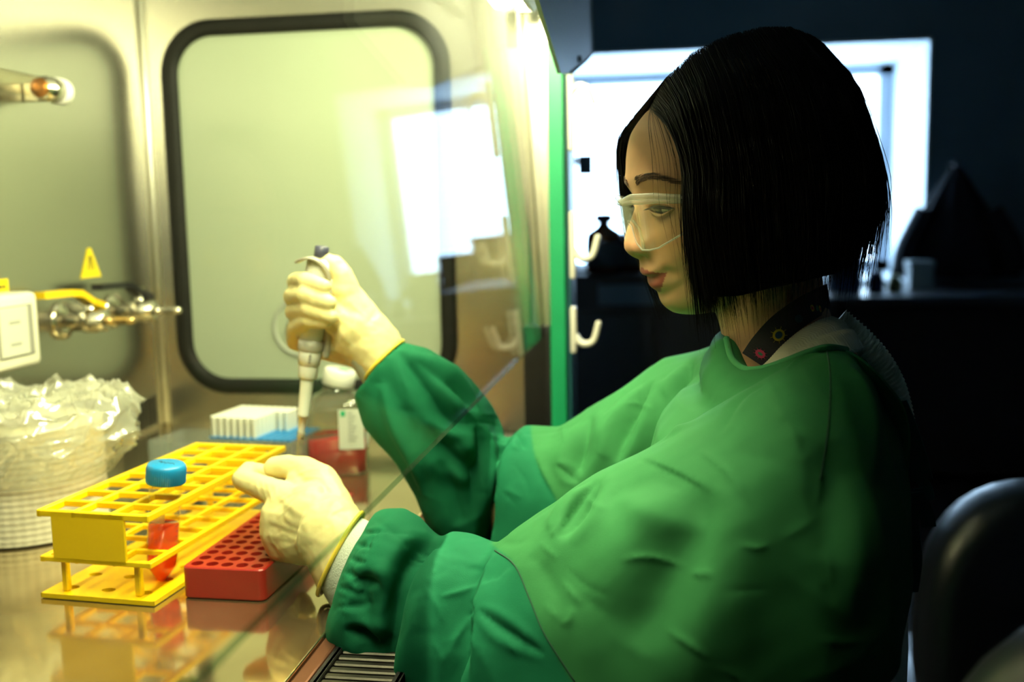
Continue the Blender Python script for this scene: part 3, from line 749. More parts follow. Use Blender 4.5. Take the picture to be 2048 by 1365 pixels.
# neck: rings between the front and the back contour
def ellring(pa, pb, Yc, ry, n=28, sq=2.0):
    """ring whose front/back (or top/bottom) points are measured in the photo, ry = half depth"""
    A_ = W(*pa, Yc); B_ = W(*pb, Yc); c = (A_+B_)/2; u_ = (A_-B_)/2; t_ = np.linspace(0, 2*PI, n, endpoint=False)
    co, si = np.cos(t_), np.sin(t_); e = 2/sq
    return c + np.outer(np.sign(co)*np.abs(co)**e, u_) + np.outer(np.sign(si)*np.abs(si)**e, np.array([0, ry, 0]))
neck = loft([ellring((1452,540),(1632,470),Y0,.046), ellring((1440,585),(1640,520),Y0,.048), ellring((1432,628),(1645,565),Y0,.049), ellring((1440,655),(1650,600),Y0,.052),
             ellring((1447,690),(1665,640),Y0,.058), ellring((1450,730),(1700,680),Y0,.075), ellring((1450,790),(1740,740),Y0,.10)])
headneck = fuse(join(headvf, neck), .00155, 5, .5)
# torso, arms and legs (under the clothes)
def hring(cx, cy, z, rx_, ry_, rot=R(-8), n=28):
    t_ = np.linspace(0, 2*PI, n, endpoint=False); c_, s_ = np.cos(t_), np.sin(t_); e = .8
    x = rx_*np.sign(c_)*np.abs(c_)**e; y = ry_*np.sign(s_)*np.abs(s_)**e
    return np.stack([cx + x*math.cos(rot)-y*math.sin(rot), cy + x*math.sin(rot)+y*math.cos(rot), np.full(n, z)], 1)
SL, SR = np.array([.098,.705,1.010]), np.array([.060,.975,1.010])
EL, ER = np.array([-.040,.682,.850]), np.array([-.150,1.00,.880])
WL, WR = W(676,1068,.802), W(772,708,.975)
torso = loft([hring(.105,Y0,1.090,.030,.040), hring(.108,Y0,1.062,.045,.065), hring(.100,Y0,1.030,.058,.115), hring(.092,Y0,1.0,.080,.150), hring(.09,Y0,.92,.088,.150), hring(.10,Y0,.80,.082,.135), hring(.12,Y0,.68,.085,.130), hring(.13,Y0,.58,.095,.150), hring(.12,Y0,.49,.10,.165), hring(.10,Y0,.455,.08,.14)])
legs = []
for s in (-1, 1):
    y = Y0 - .085*s
    legs.append(chain([(.13,y,.52),(-.20,y-.03*s,.50),(-.24,y-.03*s,.27),(-.20,y-.03*s,.09),(-.22,y-.03*s,.045),(-.33,y-.03*s,.035)], [.082,.058,.054,.037,.036,.028]))
arms = join(chain([SL+[0.01,.03,0],SL,EL,WL], [.042,.038,.031,.017]), chain([SR+[0.01,-.03,0],SR,ER,WR], [.045,.042,.033,.017]))
lower = fuse(join(torso, arms, *legs), .008, 4, .5)
bodyv, bodyf = join(headneck, lower)
person = mesh('person', (bodyv, bodyf), m_skin, None, True, org=(.12,Y0,0)); person.location = (.12,Y0,0)
tag(person, 'person in green gown and gloves seated at the cabinet, pipetting', 'person')
PO = np.array([.12,Y0,0.0])
# skin colour by region: lips
d = bodyv - HC; ba, bl, bz = d@fwd, d@lef, d[:,2]
tha = np.arctan2(-bz, ba)
colr = np.tile(np.array([.62,.36,.19]), (len(bodyv), 1))
t1, tm, t2 = th_of(536), th_of(557), th_of(584)
lipw = np.clip(1-(np.abs(bl)/.0245)**2, 0, 1)
inl = (np.linalg.norm(d, axis=1) < .16) & (np.abs(bl) < .0245) & (ba > .02) & (tha > tm-(tm-t1)*lipw**1.15) & (tha < tm+(t2-tm)*lipw**1.15)
colr[inl] = (.34,.085,.065)
hd_ = (np.linalg.norm(d, axis=1) < .16)
ck = hd_*np.exp(-(((tha-th_of(490))/.16)**2 + ((np.abs(bl)-.040)/.022)**2))*(ba > 0)
colr = colr*(1-.30*ck[:,None]) + np.array([.62,.24,.13])*(.30*ck[:,None])
tipc = hd_*np.exp(-(((tha-th_of(490))/.10)**2 + (bl/.016)**2))*(ba > .05)
colr = colr*(1-.25*tipc[:,None]) + np.array([.60,.22,.12])*(.25*tipc[:,None])
at = person.data.color_attributes.new('skin', 'FLOAT_COLOR', 'POINT')
at.data.foreach_set('color', np.c_[colr, np.ones(len(colr))].ravel())
def ppart(name, vf, m, parent=person, smooth=True): return mesh(name, vf, m, parent, smooth, org=PO)
bvh_head = BVHTree.FromPolygons([Vector(p) for p in headneck[0].tolist()], headneck[1])
def onface(a, l, z, lift=0.0):
    """drop a point onto the skin along the forward direction"""
    o = hp(a+.15, l, z); h = bvh_head.ray_cast(Vector(o.tolist()), Vector((-fwd).tolist()))
    return np.array(h[0]) + np.array(h[1])*lift if h[0] is not None else hp(a, l, z)

# eyes
m_eye = mat('eye_white', (.62,.58,.50), .15, spec=.6); m_iris = mat('dark_iris', (.03,.018,.010), .1); m_lash = mat('dark_lash', (.012,.008,.006), .6)
m_lid = mat('eyelid_skin', (.58,.33,.18), .5, sss=.1)
zeye = mid(1312,419)[1]
for s in (1, -1):
    tt = np.linspace(0, 1, 40); LL = .0150 + .0305*tt
    zu = zeye + .0000 + .0024*np.sin(PI*tt**.8) + .0006*tt; zl = zeye - .0040*np.sin(PI*tt**1.1) + .0006*tt
    dome = .0010 + .0026*np.sin(PI*tt)
    def eg(z0, z1, n, ex=0.0, bow=0.0): return [[onface(0, s*LL[i], z0[i]+(z1[i]-z0[i])*q, 0) + fwd*(dome[i]*(1-.6*(2*abs(q-.5))**2 if not bow else 1) + ex + bow*math.sin(PI*q)) for q in np.linspace(0,1,n)] for i in range(40)]
    g = eg(zl, zu, 14); vf = loft(g, False)
    e = ppart('eye', vf, [m_eye, m_iris])
    ic = np.array(g[16][5]); 
    for p_ in e.data.polygons:
        c_ = np.array(p_.center)+PO
        if np.linalg.norm((c_-ic)-fwd*((c_-ic)@fwd)) < .0056: p_.material_index = 1
    lidtop = zu + .0062*np.sin(PI*tt**.9)**.6
    lid = eg(zu, lidtop, 10, .0004, .0009)
    for i in range(40): lid[i][-1] = onface(0, s*LL[i], lidtop[i], -.0006)
    up_ = ppart('eyelid', loft(lid, False), m_lid)
    lowz = zl - .0030*np.sin(PI*tt)**.6; low_ = eg(lowz, zl, 6, .0002, .0004)
    for i in range(40): low_[i][0] = onface(0, s*LL[i], lowz[i], -.0005)
    ppart('eyelid', loft(low_, False), m_lid)
    edge = np.array([r_[0] for r_ in lid]); lash = [tube(edge+fwd*.0003, .00042, 5)]
    for i in range(2, 39):
        dn = fwd*.80 - upv*.42 + lef*s*(.75*(tt[i]-.35)); dn /= np.linalg.norm(dn)
        lash.append(tube([edge[i], edge[i]+dn*.0028, edge[i]+dn*.0056+upv*.0010], [.00018,.00014,.00005], 3))
    ppart('eyelashes', join(*lash), m_lash, up_)['kind'] = 'stuff'
    # eyebrow hairs
    br = []
    for k in range(210):
        u = random.random(); v_ = random.uniform(-1,1)*(1-.55*u)
        l = (.0095 + .039*u)*s; zz = mid(1270, 366)[1] + .0042*math.sin(min(u,1)*2.3) - .004*max(0,u-.6)/.4 + v_*.0034
        p0 = onface(0, l, zz, .0002); l2 = l + (.0055+.002*u)*s; p1 = onface(0, l2, zz+.0022*(1-1.6*u), .0007)
        br.append(tube([p0, (p0+p1)/2+fwd*.0004, p1], [.00018,.00016,.00005], 3))
    ppart('eyebrow', join(*br), mat('brow_hair', (.06,.028,.014), .6))['kind'] = 'stuff'

# hair: chin-length black bob, parted above the forehead
m_hair = mat('black_hair', (.0016,.0014,.0014), .42, spec=.16)
Us = np.array([0,.15,.3,.45,.6,.75,.9,1.0])
ROOT = np.array([(1298,222),(1330,160),(1385,108),(1450,75),(1520,57),(1580,56),(1625,72),(1650,90)], float)
C1 = np.array([(1328,262),(1356,235),(1405,205),(1480,190),(1565,175),(1640,165),(1690,172),(1712,178)], float)
C2 = np.array([(1358,340),(1378,340),(1425,340),(1500,335),(1590,325),(1680,310),(1728,300),(1746,305)], float)
C3 = np.array([(1363,440),(1385,450),(1430,455),(1510,450),(1595,445),(1680,420),(1738,395),(1757,395)], float)
TIP = np.array([(1382,590),(1412,594),(1455,592),(1520,578),(1592,564),(1665,548),(1712,530),(1752,455)], float)
LAT = np.array([[0,.052,.068,.072,.074],[0,.054,.074,.079,.078],[0,.055,.080,.085,.082],[0,.054,.082,.088,.084],[0,.052,.080,.087,.084],[0,.045,.070,.078,.076],[0,.030,.048,.055,.054],[0,.012,.020,.022,.022]])
def hair_path(u, side, n=12, jit=0.0, lift=0.0, cut=0.0):
    ks = []
    for K in (ROOT, C1, C2, C3, TIP):
        ks.append([np.interp(u, Us, K[:,0]), np.interp(u, Us, K[:,1])])
    lt = [np.interp(u, Us, LAT[:,k]) for k in range(5)]
    pts = []
    for k in range(5):
        px, py = ks[k]; l = lt[k]
        if k and l < .9: px = px - l*math.sin(PSI)*F_PX/Y0*.95      # measured on the near side
        a, z = mid(px, py)
        if side < 0 and u < .3: a += .016*(1-u/.3)*(0,.3,.5,.0,-1.5)[k]
        pts.append((a, l*side, z))
    P3 = spline(pts, n)
    if cut: P3[:,2] += np.linspace(0,1,n)**3*cut
    V3 = hp(P3[:,0], P3[:,1], P3[:,2])
    c0 = hp(-.035, 0, -.02); dv = V3-c0; dv /= np.linalg.norm(dv, axis=1)[:,None]
    return V3 + dv*lift
shell = []
for side in (1, -1):
    g = [hair_path(u, side, 16, lift=-.0035, cut=.016) for u in np.linspace(.03, 1, 40)]
    shell.append(g)
rows_ = shell[0] + shell[1][::-1]
inner = [hair_path(u, 1, 16, lift=-.012) for u in np.linspace(0,1,40)] + [hair_path(u, -1, 16, lift=-.012) for u in np.linspace(0,1,40)][::-1]
hair = ppart('hair', join(loft(rows_, False), loft(inner, False)), m_hair)
st = []
def strand(P3, r): return (np.asarray(P3), r)
def strands_mesh(L):
    V_ = []; F_ = []; n0 = 0
    dirs = [fwd, -.5*fwd+.85*lef+.2*upv, -.5*fwd-.85*lef-.2*upv]
    for P3, r in L:
        k = len(P3); rad = (r*np.interp(np.linspace(0,1,k), [0,.1,.75,1], [.6,1,.9,.15]))[:,None]
        V_.append(np.stack([P3+rad*dd for dd in dirs], 1).reshape(-1,3))
        i = np.arange(k-1)[:,None]*3; 
        F_.append(n0 + np.concatenate([i+np.array([a_, b_, b_+3, a_+3]) for a_, b_ in ((0,1),(1,2),(2,0))])); n0 += 3*k
    return np.vstack(V_), np.vstack(F_).tolist()
for side, cnt in ((1, 2600), (-1, 1300)):
    for k in range(cnt):
        u = random.random()
        if random.random() < .22: u = random.random()*.16
        du = random.gauss(0,.012)
        P3 = hair_path(min(max(u,0),1), side, 12, lift=random.uniform(-.005,.0016), cut=random.gauss(.003,.013))
        w = np.linspace(0,1,12)[:,None]**1.5
        P3 = P3 + w*(fwd*random.gauss(0,.0035)+lef*random.gauss(0,.003)) + np.sin(np.linspace(0,random.uniform(2,6),12))[:,None]*fwd*random.gauss(0,.0009)
        st.append(strand(P3, random.uniform(.00022,.0005)))
# loose hairs in front of the face and flyaways on the crown
for k in range(15):
    u = random.uniform(0,.05); P3 = hair_path(u, 1, 16, lift=random.uniform(.0,.002))
    w = np.linspace(0,1,16)[:,None]; P3 = P3 + fwd*(np.sin(w*PI*.9)*random.uniform(.0,.026)) + fwd*w**2*random.uniform(-.006,.016)
    st.append(strand(P3[:random.randint(9,16)], .00014))
for k in range(120):
    u = random.uniform(.05,1); P3 = hair_path(u, random.choice((1,-1)), 12, lift=.0005); w = np.linspace(0,1,12)[:,None]
    c0 = hp(-.035,0,-.02); P3 = P3 + (P3-c0)*w*random.uniform(.02,.10) 
    st.append(strand(P3[:random.randint(5,12)], .00012))
for k in range(160):
    u = random.uniform(.62,1); P3 = hair_path(u, random.choice((1,1,-1)), 12, lift=.001, cut=random.uniform(-.012,.004)); w = np.linspace(0,1,12)[:,None]
    st.append(strand(P3 - fwd*w**4*random.uniform(.0,.014), .0002))
ppart('hair_strands', strands_mesh(st), m_hair, hair)['kind'] = 'stuff'

# safety glasses
gl_ = thing('safety_glasses', 'clear wraparound safety glasses worn over the eyes', 'glasses', HC.tolist())
m_lens = clear('clear_lens', (.955,.965,.90), .07, frost=.05, frostcol=(1,.98,.8)); m_frm = clear('milky_clear_plastic', (.93,.93,.88), .06, rough=.12, frost=.34, frostcol=(.95,.95,.85))  # lens frost puts a faint yellowish haze of glare into the colour
am, ztop = mid(1247, 402)
def lens_pt(l, v):    # v 0 top .. 1 bottom
    ll = abs(l)
    a = am + .001 - 5.2*ll**2 - 120*ll**4
    top = ztop + .0035*sstep(0,.02,ll) - .10*max(0,ll-.045)
    bot = np.interp(ll, [0,.006,.013,.022,.032,.042,.055,.066,.074], [-.018,-.021,-.033,-.0385,-.0385,-.0365,-.030,-.0235,-.018]) + ztop
    z = top + (bot-top)*v
    return hp(a - .0035*v - .06*(ztop-z), l, z)
ls = np.linspace(-.074,.074,75)
def shellgrid(fn, nu, nv, tk):
    g0 = [[fn(u, v) for v in np.linspace(0,1,nv)] for u in nu]; g1 = [[p - fwd*tk for p in r] for r in g0]
    return join(loft(g0, False), (loft(g1, False)[0], [q[::-1] for q in loft(g1, False)[1]]))
def gpart(n, vf, m, par=gl_): return mesh(n, vf, m, par, True, org=HC)
gpart('lens', shellgrid(lens_pt, ls, 12, .0018), m_lens)
gpart('brow_bar', join(tube([lens_pt(l, .02)+fwd*.0006 for l in ls], .0026, 10), tube([lens_pt(l, .12)+fwd*.0004 for l in ls], .0020, 8)), m_frm)
gpart('lower_edge', tube([lens_pt(l, 1.0) for l in ls], .0008, 6), m_frm)
gpart('nose_piece', join(*[tube([lens_pt(s*.006,.75)-fwd*.002, lens_pt(s*.010,.80)-fwd*.005, lens_pt(s*.016,.92)-fwd*.004, lens_pt(s*.022,1.0)-fwd*.001], .0013, 8) for s in (1,-1)]), m_frm)
for s in (1,-1):
    e0 = lens_pt(s*.074,.25); 
    P_t = spline([e0, e0-fwd*.035+lef*s*.003, e0-fwd*.075+lef*s*.002-upv*.004, e0-fwd*.100-lef*s*.001-upv*.022], 16)
    gpart('temple_arm', tube(P_t, .0024, 8), m_frm)

# ------------------------------------------------------------------ clothes
m_gown = mat('green_gown_cloth', (.060,.300,.100), .80, attr='cloth', var=.10, vscale=60, bump=.10, bscale=1400, spec=.12)
PUFF = [((742,1028),(668,1218),.792,.040),((765,1020),(662,1250),.783,.050),((800,1020),(668,1290),.772,.058),((835,1038),(700,1350),.764,.055),((868,1070),(770,1390),.758,.044),((890,1110),(830,1380),.750,.030)]
MID = [((862,1112),(818,1330),.748,.040),((868,1088),(800,1375),.747,.058),((890,1072),(800,1400),.744,.066),((935,1078),(830,1440),.740,.064),((985,1098),(900,1490),.730,.058),((1020,1110),(960,1500),.715,.05)]
UPPER = [((985,1130),(960,1400),.716,.045),((976,1108),(925,1450),.716,.064),((992,1096),(918,1490),.716,.073),((1040,1064),(960,1530),.710,.078),((1110,1015),(1040,1565),.704,.080),
        ((1200,953),(1170,1590),.695,.084),((1330,882),(1330,1580),.688,.088),((1450,812),(1480,1520),.682,.092),((1560,748),(1640,1440),.685,.092),((1648,706),(1770,1320),.70,.090),((1705,712),(1795,1150),.73,.085),((1715,760),(1792,1050),.78,.07)]
FAR = [((800,688),(714,788),.972,.033),((850,698),(738,850),.980,.046),((915,738),(795,912),.988,.056),((975,808),(842,985),.995,.062),((1005,868),(868,1060),1.0,.064),((1008,915),(930,1150),1.0,.055),((1000,960),(960,1150),1.0,.03)]
FAR2 = [((1015,930),(990,1180),.998,.04),((1022,868),(985,1200),.998,.066),((1045,854),(1010,1210),.998,.074),((1075,858),(1060,1200),.998,.076),((1110,860),(1120,1190),.996,.078),((1210,800),(1260,1130),.99,.082),((1330,722),(1400,1000),.975,.085),((1440,690),(1520,900),.94,.085),((1500,720),(1580,900),.90,.08)]
def sleeve(L, n=36): return loft([ellring(a, b, y, ry, n, 2.3) for a, b, y, ry in L])
gtorso = loft([hring(.100,Y0,1.057,.060,.085), hring(.096,Y0,1.052,.080,.125), hring(.092,Y0,1.03,.094,.160), hring(.090,Y0,.99,.103,.172), hring(.090,Y0,.92,.106,.172), hring(.080,Y0,.82,.104,.165), hring(.085,Y0,.70,.105,.165), hring(.115,Y0,.58,.115,.178), hring(.11,Y0,.46,.125,.19), hring(.10,Y0,.40,.13,.19)])
lap = join(chain([(.10,Y0-.09,.50),(-.22,Y0-.115,.50),(-.27,Y0-.115,.34)], [.105,.085,.085]), chain([(.10,Y0+.09,.50),(-.22,Y0+.115,.50),(-.27,Y0+.115,.34)], [.105,.085,.085]))
YK = [(1452,707,.80),(1463,748,.775),(1490,770,.752),(1530,768,.737),(1575,753,.726),(1615,738,.720),(1655,728,.726),(1690,732,.750),(1712,740,.79),(1705,738,.85),(1660,700,.91),(1570,690,.935),(1490,682,.925),(1456,684,.885),(1450,692,.84),(1452,707,.80)]
YKP = [W(*p) for p in YK]
yoke = join(chain(YKP, [.012]*len(YKP)), chain([p+np.array([.0,-.012 if p[1] < Y0 else .012,-.020]) for p in YKP], [.020]*len(YKP)))
gv, gf = fuse(join(gtorso, sleeve(PUFF), sleeve(MID), sleeve(UPPER), sleeve(FAR), sleeve(FAR2), lap, yoke), .0042, 3, .5)
gn = vnormals(gv, gf)
bvh_g = BVHTree.FromPolygons([Vector(p) for p in gv.tolist()], gf)
def ong(px, py, skip=0):
    o = Vector(CAM.tolist()); dr = Vector(ray(px, py).tolist()).normalized()
    h = bvh_g.ray_cast(o, dr)
    return np.array(h[0]) if h[0] is not None else None
disp = np.zeros(len(gv)); CAND = np.arange(len(gv))
def crease(P2, width, amp, kind='ridge', n=40):
    """a fold of the cloth along a measured line: ridge, valley, or a step that drops on one side"""
    global disp
    P3 = [ong(*p) for p in spline(P2, n)]; P3 = [p for p in P3 if p is not None]
    # keep one connected run on the surface
    if not P3: return
    run = [P3[0]]
    for p in P3[1:]:
        if np.linalg.norm(p-run[-1]) < .03: run.append(p)
    P3 = np.array(run)
    if len(P3) < 2: return
    lo_, hi_ = P3.min(0)-5*width-.005, P3.max(0)+5*width+.005
    m = CAND[np.all((gv[CAND] > lo_) & (gv[CAND] < hi_), axis=1)]
    if len(m) == 0: return
    d, t = polydist(gv[m], P3); fade = np.sin(PI*np.clip(t,0,1))**.8; width = width*(.45+.55*fade)
    if kind == 'ridge': disp[m] += amp*np.exp(-(d/width)**(1.15 if abs(amp) < .006 else 1.8))*fade
    elif kind == 'pinch':   # sharp valley with raised lips
        disp[m] += (-amp*np.exp(-(d/width)**1.2) + .45*amp*np.exp(-((d-2.0*width)/(1.2*width))**2))*fade
    elif kind == 'step':    # side = left of the line in the photo sinks
        dirs = np.gradient(P3, axis=0); i = np.clip((t*(len(P3)-1)).astype(int), 0, len(P3)-1)
        vd = P3[i]-CAM; sd = np.einsum('ij,ij->i', np.cross(dirs[i], vd), gv[m]-P3[i])
        sg = np.where(sd > 0, 1, -1)*d
        disp[m] += amp*(sstep(-width*.25, width*.25, sg)-.5)*np.exp(-(d/(3.2*width))**2)*fade
# broad soft undulation, then the folds one can see
low = fnoise(gv, 11, 3.1, 2); mid_ = fnoise(gv*[1,1,.6], 24, 8.2, 2)
arm = sstep(.10, -.05, gv[:,0])
ax_ = gv + .03*np.stack([fnoise(gv,9,1.0,1), fnoise(gv,9,5.0,1), fnoise(gv,9,9.0,1)],1)
rn = (1-np.abs(fnoise(ax_, 13, 2.0, 1)))**7*sstep(-.1,.35,fnoise(gv,8,4.4,1)); rn2 = (1-np.abs(fnoise(ax_, 24, 6.0, 1)))**8*sstep(0,.4,fnoise(gv,10,7.4,1))
disp += .0016*rn - .0012*rn2*(.4+.6*arm)
disp += .005*low*(.35+.65*arm) + .0012*mid_*(.3+.7*arm)
FOLDS = [ # near sleeve
 ([(880,1080),(848,1096),(814,1146),(793,1232),(782,1330)], .008, .013, 'pinch'),
 ([(978,1112),(952,1180),(940,1270),(932,1370)], .009, .009, 'step'),
 ([(1200,960),(1155,1020),(1120,1080)], .010, .009, 'pinch'),
 ([(1230,990),(1330,1040),(1420,1060)], .012, .006, 'ridge'),
   ([(705,1072),(760,1062),(850,1072)], .006, -.003, 'ridge'),
 ([(700,1168),(730,1160),(756,1175),(752,1230)], .007, .008, 'pinch'),
 ([(690,1260),(735,1262),(760,1290)], .007, .009, 'pinch'),
 ([(672,1215),(720,1212),(750,1205)], .004, .004, 'pinch'),
 ([(765,1050),(742,1082),(735,1110)], .003, .002, 'pinch'),
 ([(880,1195),(920,1185),(960,1172)], .004, .004, 'ridge'),
 ([(885,1330),(915,1275),(945,1230)], .004, .005, 'ridge'),
 ([(845,1170),(875,1215),(888,1250)], .003, .003, 'ridge'),
 ([(868,1285),(883,1320),(880,1370)], .003, .003, 'ridge'),
 ([(955,1220),(1010,1262),(1090,1310)], .006, .006, 'pinch'),
 ([(940,1285),(1000,1325),(1060,1362)], .006, .005, 'pinch'),
 ([(1190,965),(1150,1020),(1128,1062)], .006, .008, 'pinch'),
 ([(1150,1000),(1122,1050),(1100,1075)], .006, .004, 'ridge'),
 ([(1280,915),(1360,950),(1420,985)], .006, .004, 'step'),
  ([(1400,900),(1460,950),(1500,1010)], .004, .004, 'ridge'),
 ([(1240,1122),(1300,1114),(1375,1135)], .004, .004, 'ridge'),
 ([(1380,1148),(1430,1148)], .003, .003, 'ridge'),
 ([(1475,1090),(1510,1096),(1540,1090)], .003, .003, 'ridge'),
 ([(1330,1260),(1380,1290),(1420,1320)], .004, .003, 'ridge'),
   ([(1060,1110),(1090,1150),(1130,1230)], .010, -.003, 'ridge'),
 ([(1120,1250),(1140,1240),(1145,1215)], .004, .003, 'ridge'),
 ([(1330,970),(1260,1100),(1190,1210)], .030, .008, 'ridge'),([(1430,985),(1370,1090),(1310,1200),(1270,1300)], .022, -.012, 'ridge'),([(1530,920),(1475,1080),(1415,1250),(1380,1390)], .030, .012, 'ridge'),
 ([(716,1062),(735,1066),(760,1064)], .0035, .003, 'pinch'),([(704,1085),(722,1092),(745,1096)], .0035, .003, 'pinch'),([(692,1112),(712,1122),(735,1128)], .0035, .003, 'pinch'),([(684,1142),(704,1150),(722,1160)], .0035, .003, 'pinch'),([(676,1175),(696,1180),(716,1190)], .0035, .003, 'pinch'),
 ([(720,1150),(735,1200),(728,1250)], .016, -.012, 'ridge'),([(770,1120),(758,1200),(768,1280)], .010, .008, 'ridge'),([(690,1270),(730,1275),(765,1310)], .009, -.010, 'ridge'),
 # shoulder and back of the gown
 ([(1650,690),(1660,760),(1655,860),(1640,960)], .004, .0035, 'pinch'),
 ([(1530,790),(1580,850),(1615,930)], .006, .0035, 'ridge'),
 ([(1570,745),(1600,720),(1640,705)], .005, .004, 'ridge'),
 ([(1690,720),(1720,780),(1740,860),(1745,960)], .010, .007, 'ridge'),
 ([(1665,880),(1670,1000),(1650,1120)], .020, -.006, 'ridge'),
 ([(1700,950),(1705,1100),(1690,1250)], .016, .008, 'ridge'),
 ([(1350,870),(1420,800),(1500,745)], .010, .005, 'ridge'),
 ([(1440,870),(1480,800),(1530,770)], .007, .004, 'pinch'),
 # far sleeve and front
 ([(1070,905),(1085,950),(1112,1000)], .004, .004, 'step'),
 ([(800,705),(850,770),(890,830),(930,860)], .009, .016, 'pinch'),
 ([(760,760),(790,840),(830,920),(850,990)], .008, .011, 'ridge'),
 ([(830,720),(900,770),(960,820)], .009, .012, 'pinch'),
 ([(850,850),(900,910),(960,950)], .009, .015, 'pinch'),
 ([(955,850),(965,900),(950,960),(945,1040)], .010, .012, 'pinch'),
 ([(880,920),(905,980),(925,1050)], .010, -.015, 'ridge'),
 ([(1020,850),(1040,880),(1050,900)], .006, .008, 'pinch'),
 ([(1300,760),(1250,850),(1230,960)], .010, .013, 'pinch'),
 ([(1380,720),(1350,800),(1310,880)], .009, .010, 'pinch'),
 ([(1180,830),(1160,900),(1150,960)], .010, .011, 'pinch'),
 ([(1110,930),(1150,960),(1180,1000)], .006, .005, 'pinch'),
]
BROAD = [fo for fo in FOLDS if fo[1] >= .008]; FINE = [fo for fo in FOLDS if fo[1] < .008]
for fo in BROAD: crease(*fo)
gv = gv + gn*disp[:,None]
gv, gf = subdiv(gv, gf); gn = vnormals(gv, gf); disp = np.zeros(len(gv)); CAND = np.where((gv[:,2] > .80) & (np.einsum('ij,ij->i', gn, gv-CAM) < .05))[0]
bvh_g = BVHTree.FromPolygons([Vector(p) for p in gv.tolist()], gf)
for P2, w_, a_, k_ in FINE: crease(P2, w_*.62, a_*.55, k_)
for k in range(70):      # small random creases of worn cotton
    x, y = random.uniform(700,1720), random.uniform(700,1360); an = random.gauss(.9,.7); ln = random.uniform(18,55)
    cv = random.uniform(-.35,.35)*ln
    crease([(x,y),(x+ln*math.cos(an)-cv*math.sin(an)*.5,y+ln*math.sin(an)+cv*math.cos(an)*.5),(x+2*ln*math.cos(an),y+2*ln*math.sin(an))], random.uniform(.0018,.0032), random.choice((1,1,-1))*random.uniform(.0006,.0014), 'ridge', 14)
gv2 = gv + gn*disp[:,None]
gown = ppart('gown', (gv2, gf), m_gown)
# the forearm cloth is a second, bluer layer
seamN = spline([(985,1090),(1030,1130),(1060,1200),(1090,1270),(1150,1375),(1210,1470)], 40); seamF = spline([(1060,840),(1068,905),(1085,950),(1112,1000),(1140,1080),(1150,1200)], 40)
vv = gv2-CAM; dep = vv@c_f; ppx = CXP+F_PX*(vv@c_r)/dep; ppy = CYP-F_PX*(vv@c_u)/dep
isfar = gv2[:,1] > .87
bx_ = np.where(isfar, np.interp(ppy, seamF[:,1], seamF[:,0]), np.interp(ppy, seamN[:,1], seamN[:,0]))
fore = sstep(3, -3, ppx-bx_)*(gv2[:,2] > .70)*(gv2[:,0] < .02)
cl = np.outer(1-fore, [.030,.165,.055]) + np.outer(fore, [.008,.135,.062])
at = gown.data.color_attributes.new('cloth', 'FLOAT_COLOR', 'POINT')
at.data.foreach_set('color', np.c_[cl, np.ones(len(cl))].ravel())
m_thread = mat('green_trim', (.04,.26,.09), .8, bump=.1, bscale=900)
# stitched seam rolls and neckline binding, lying on the cloth
bvh_g2 = BVHTree.FromPolygons([Vector(p) for p in gv2.tolist()], gf)
def on2(px, py, lift=0.0):
    h = bvh_g2.ray_cast(Vector(CAM.tolist()), Vector(ray(px, py).tolist()).normalized())
    return np.array(h[0]) + np.array(h[1])*lift if h[0] is not None else None
for sm in (spline([(990,1102),(1030,1132),(1060,1200),(1090,1270),(1150,1364)], 50), spline([(1652,692),(1661,760),(1656,860),(1640,960)], 40)):
    P3 = [on2(*p, .0003) for p in sm]; P3 = [p for p in P3 if p is not None]
    if len(P3) > 4: ppart('seam', tube(P3, .0005, 6), mat('dark_seam_thread', (.006,.05,.025), .9), gown)
# ------------------------------------------------------------------ gloved hands
m_glove = mat('cream_latex', (.80,.69,.34), .42, sss=.15, var=.06, vscale=40, bump=.12, bscale=160, spec=.35)
m_roll = mat('yellow_latex_roll', (.80,.62,.06), .35, sss=.1)
m_knitcuff = mat('pale_knit_cuff', (.52,.58,.50), .9, bump=.4, bscale=700)
def hc(L): return [W(p[0], p[1], p[2]) for p in L], [p[3]/1000 for p in L]
def hchain(*L): return chain(*hc(L))
lh = [ # left hand: fist seen from the back, index and thumb pinching
  hchain((668,1062,.803,27),(620,1030,.812,25)), hchain((668,1062,.803,26),(600,1080,.812,22)),
  hchain((668,1050,.805,25),(572,1000,.822,15)), hchain((660,1060,.803,26),(556,1030,.816,15.5)), hchain((660,1070,.803,26),(553,1062,.815,15.5)), hchain((664,1085,.804,24),(563,1092,.818,14.5)),
  hchain((572,1000,.822,15),(556,1030,.816,15.5)), hchain((556,1030,.816,15.5),(553,1062,.815,15.5)), hchain((553,1062,.815,15.5),(563,1092,.818,14.5)),
  hchain((590,1020,.818,17),(590,1080,.818,17)), hchain((620,1015,.815,22),(615,1085,.815,20)),
  # index
  hchain((570,996,.824,14),(530,978,.832,11.5),(486,960,.842,10.5)), hchain((486,960,.842,10.5),(500,942,.862,9.0),(532,946,.872,8.2)),
  # thumb
  hchain((668,1020,.820,19),(640,965,.840,17),(606,942,.850,13.5)), hchain((606,942,.850,13.5),(575,934,.853,11.5),(548,935,.853,9.6)),
  hchain((620,1000,.830,18),(600,965,.842,13)),
  # folded fingers behind
  hchain((556,1030,.816,14),(552,1034,.858,11),(590,1046,.876,9.5),(606,1050,.858,8.5)), hchain((553,1062,.815,14),(556,1066,.858,11),(595,1058,.876,9.5),(608,1062,.858,8.5)),
  hchain((563,1092,.818,13),(566,1086,.850,10),(598,1078,.868,8.5),(608,1080,.855,8)),
]
def cuffloft(L, n=32): return loft([ellring(a, b, y, ry, n) for a, b, y, ry in L])
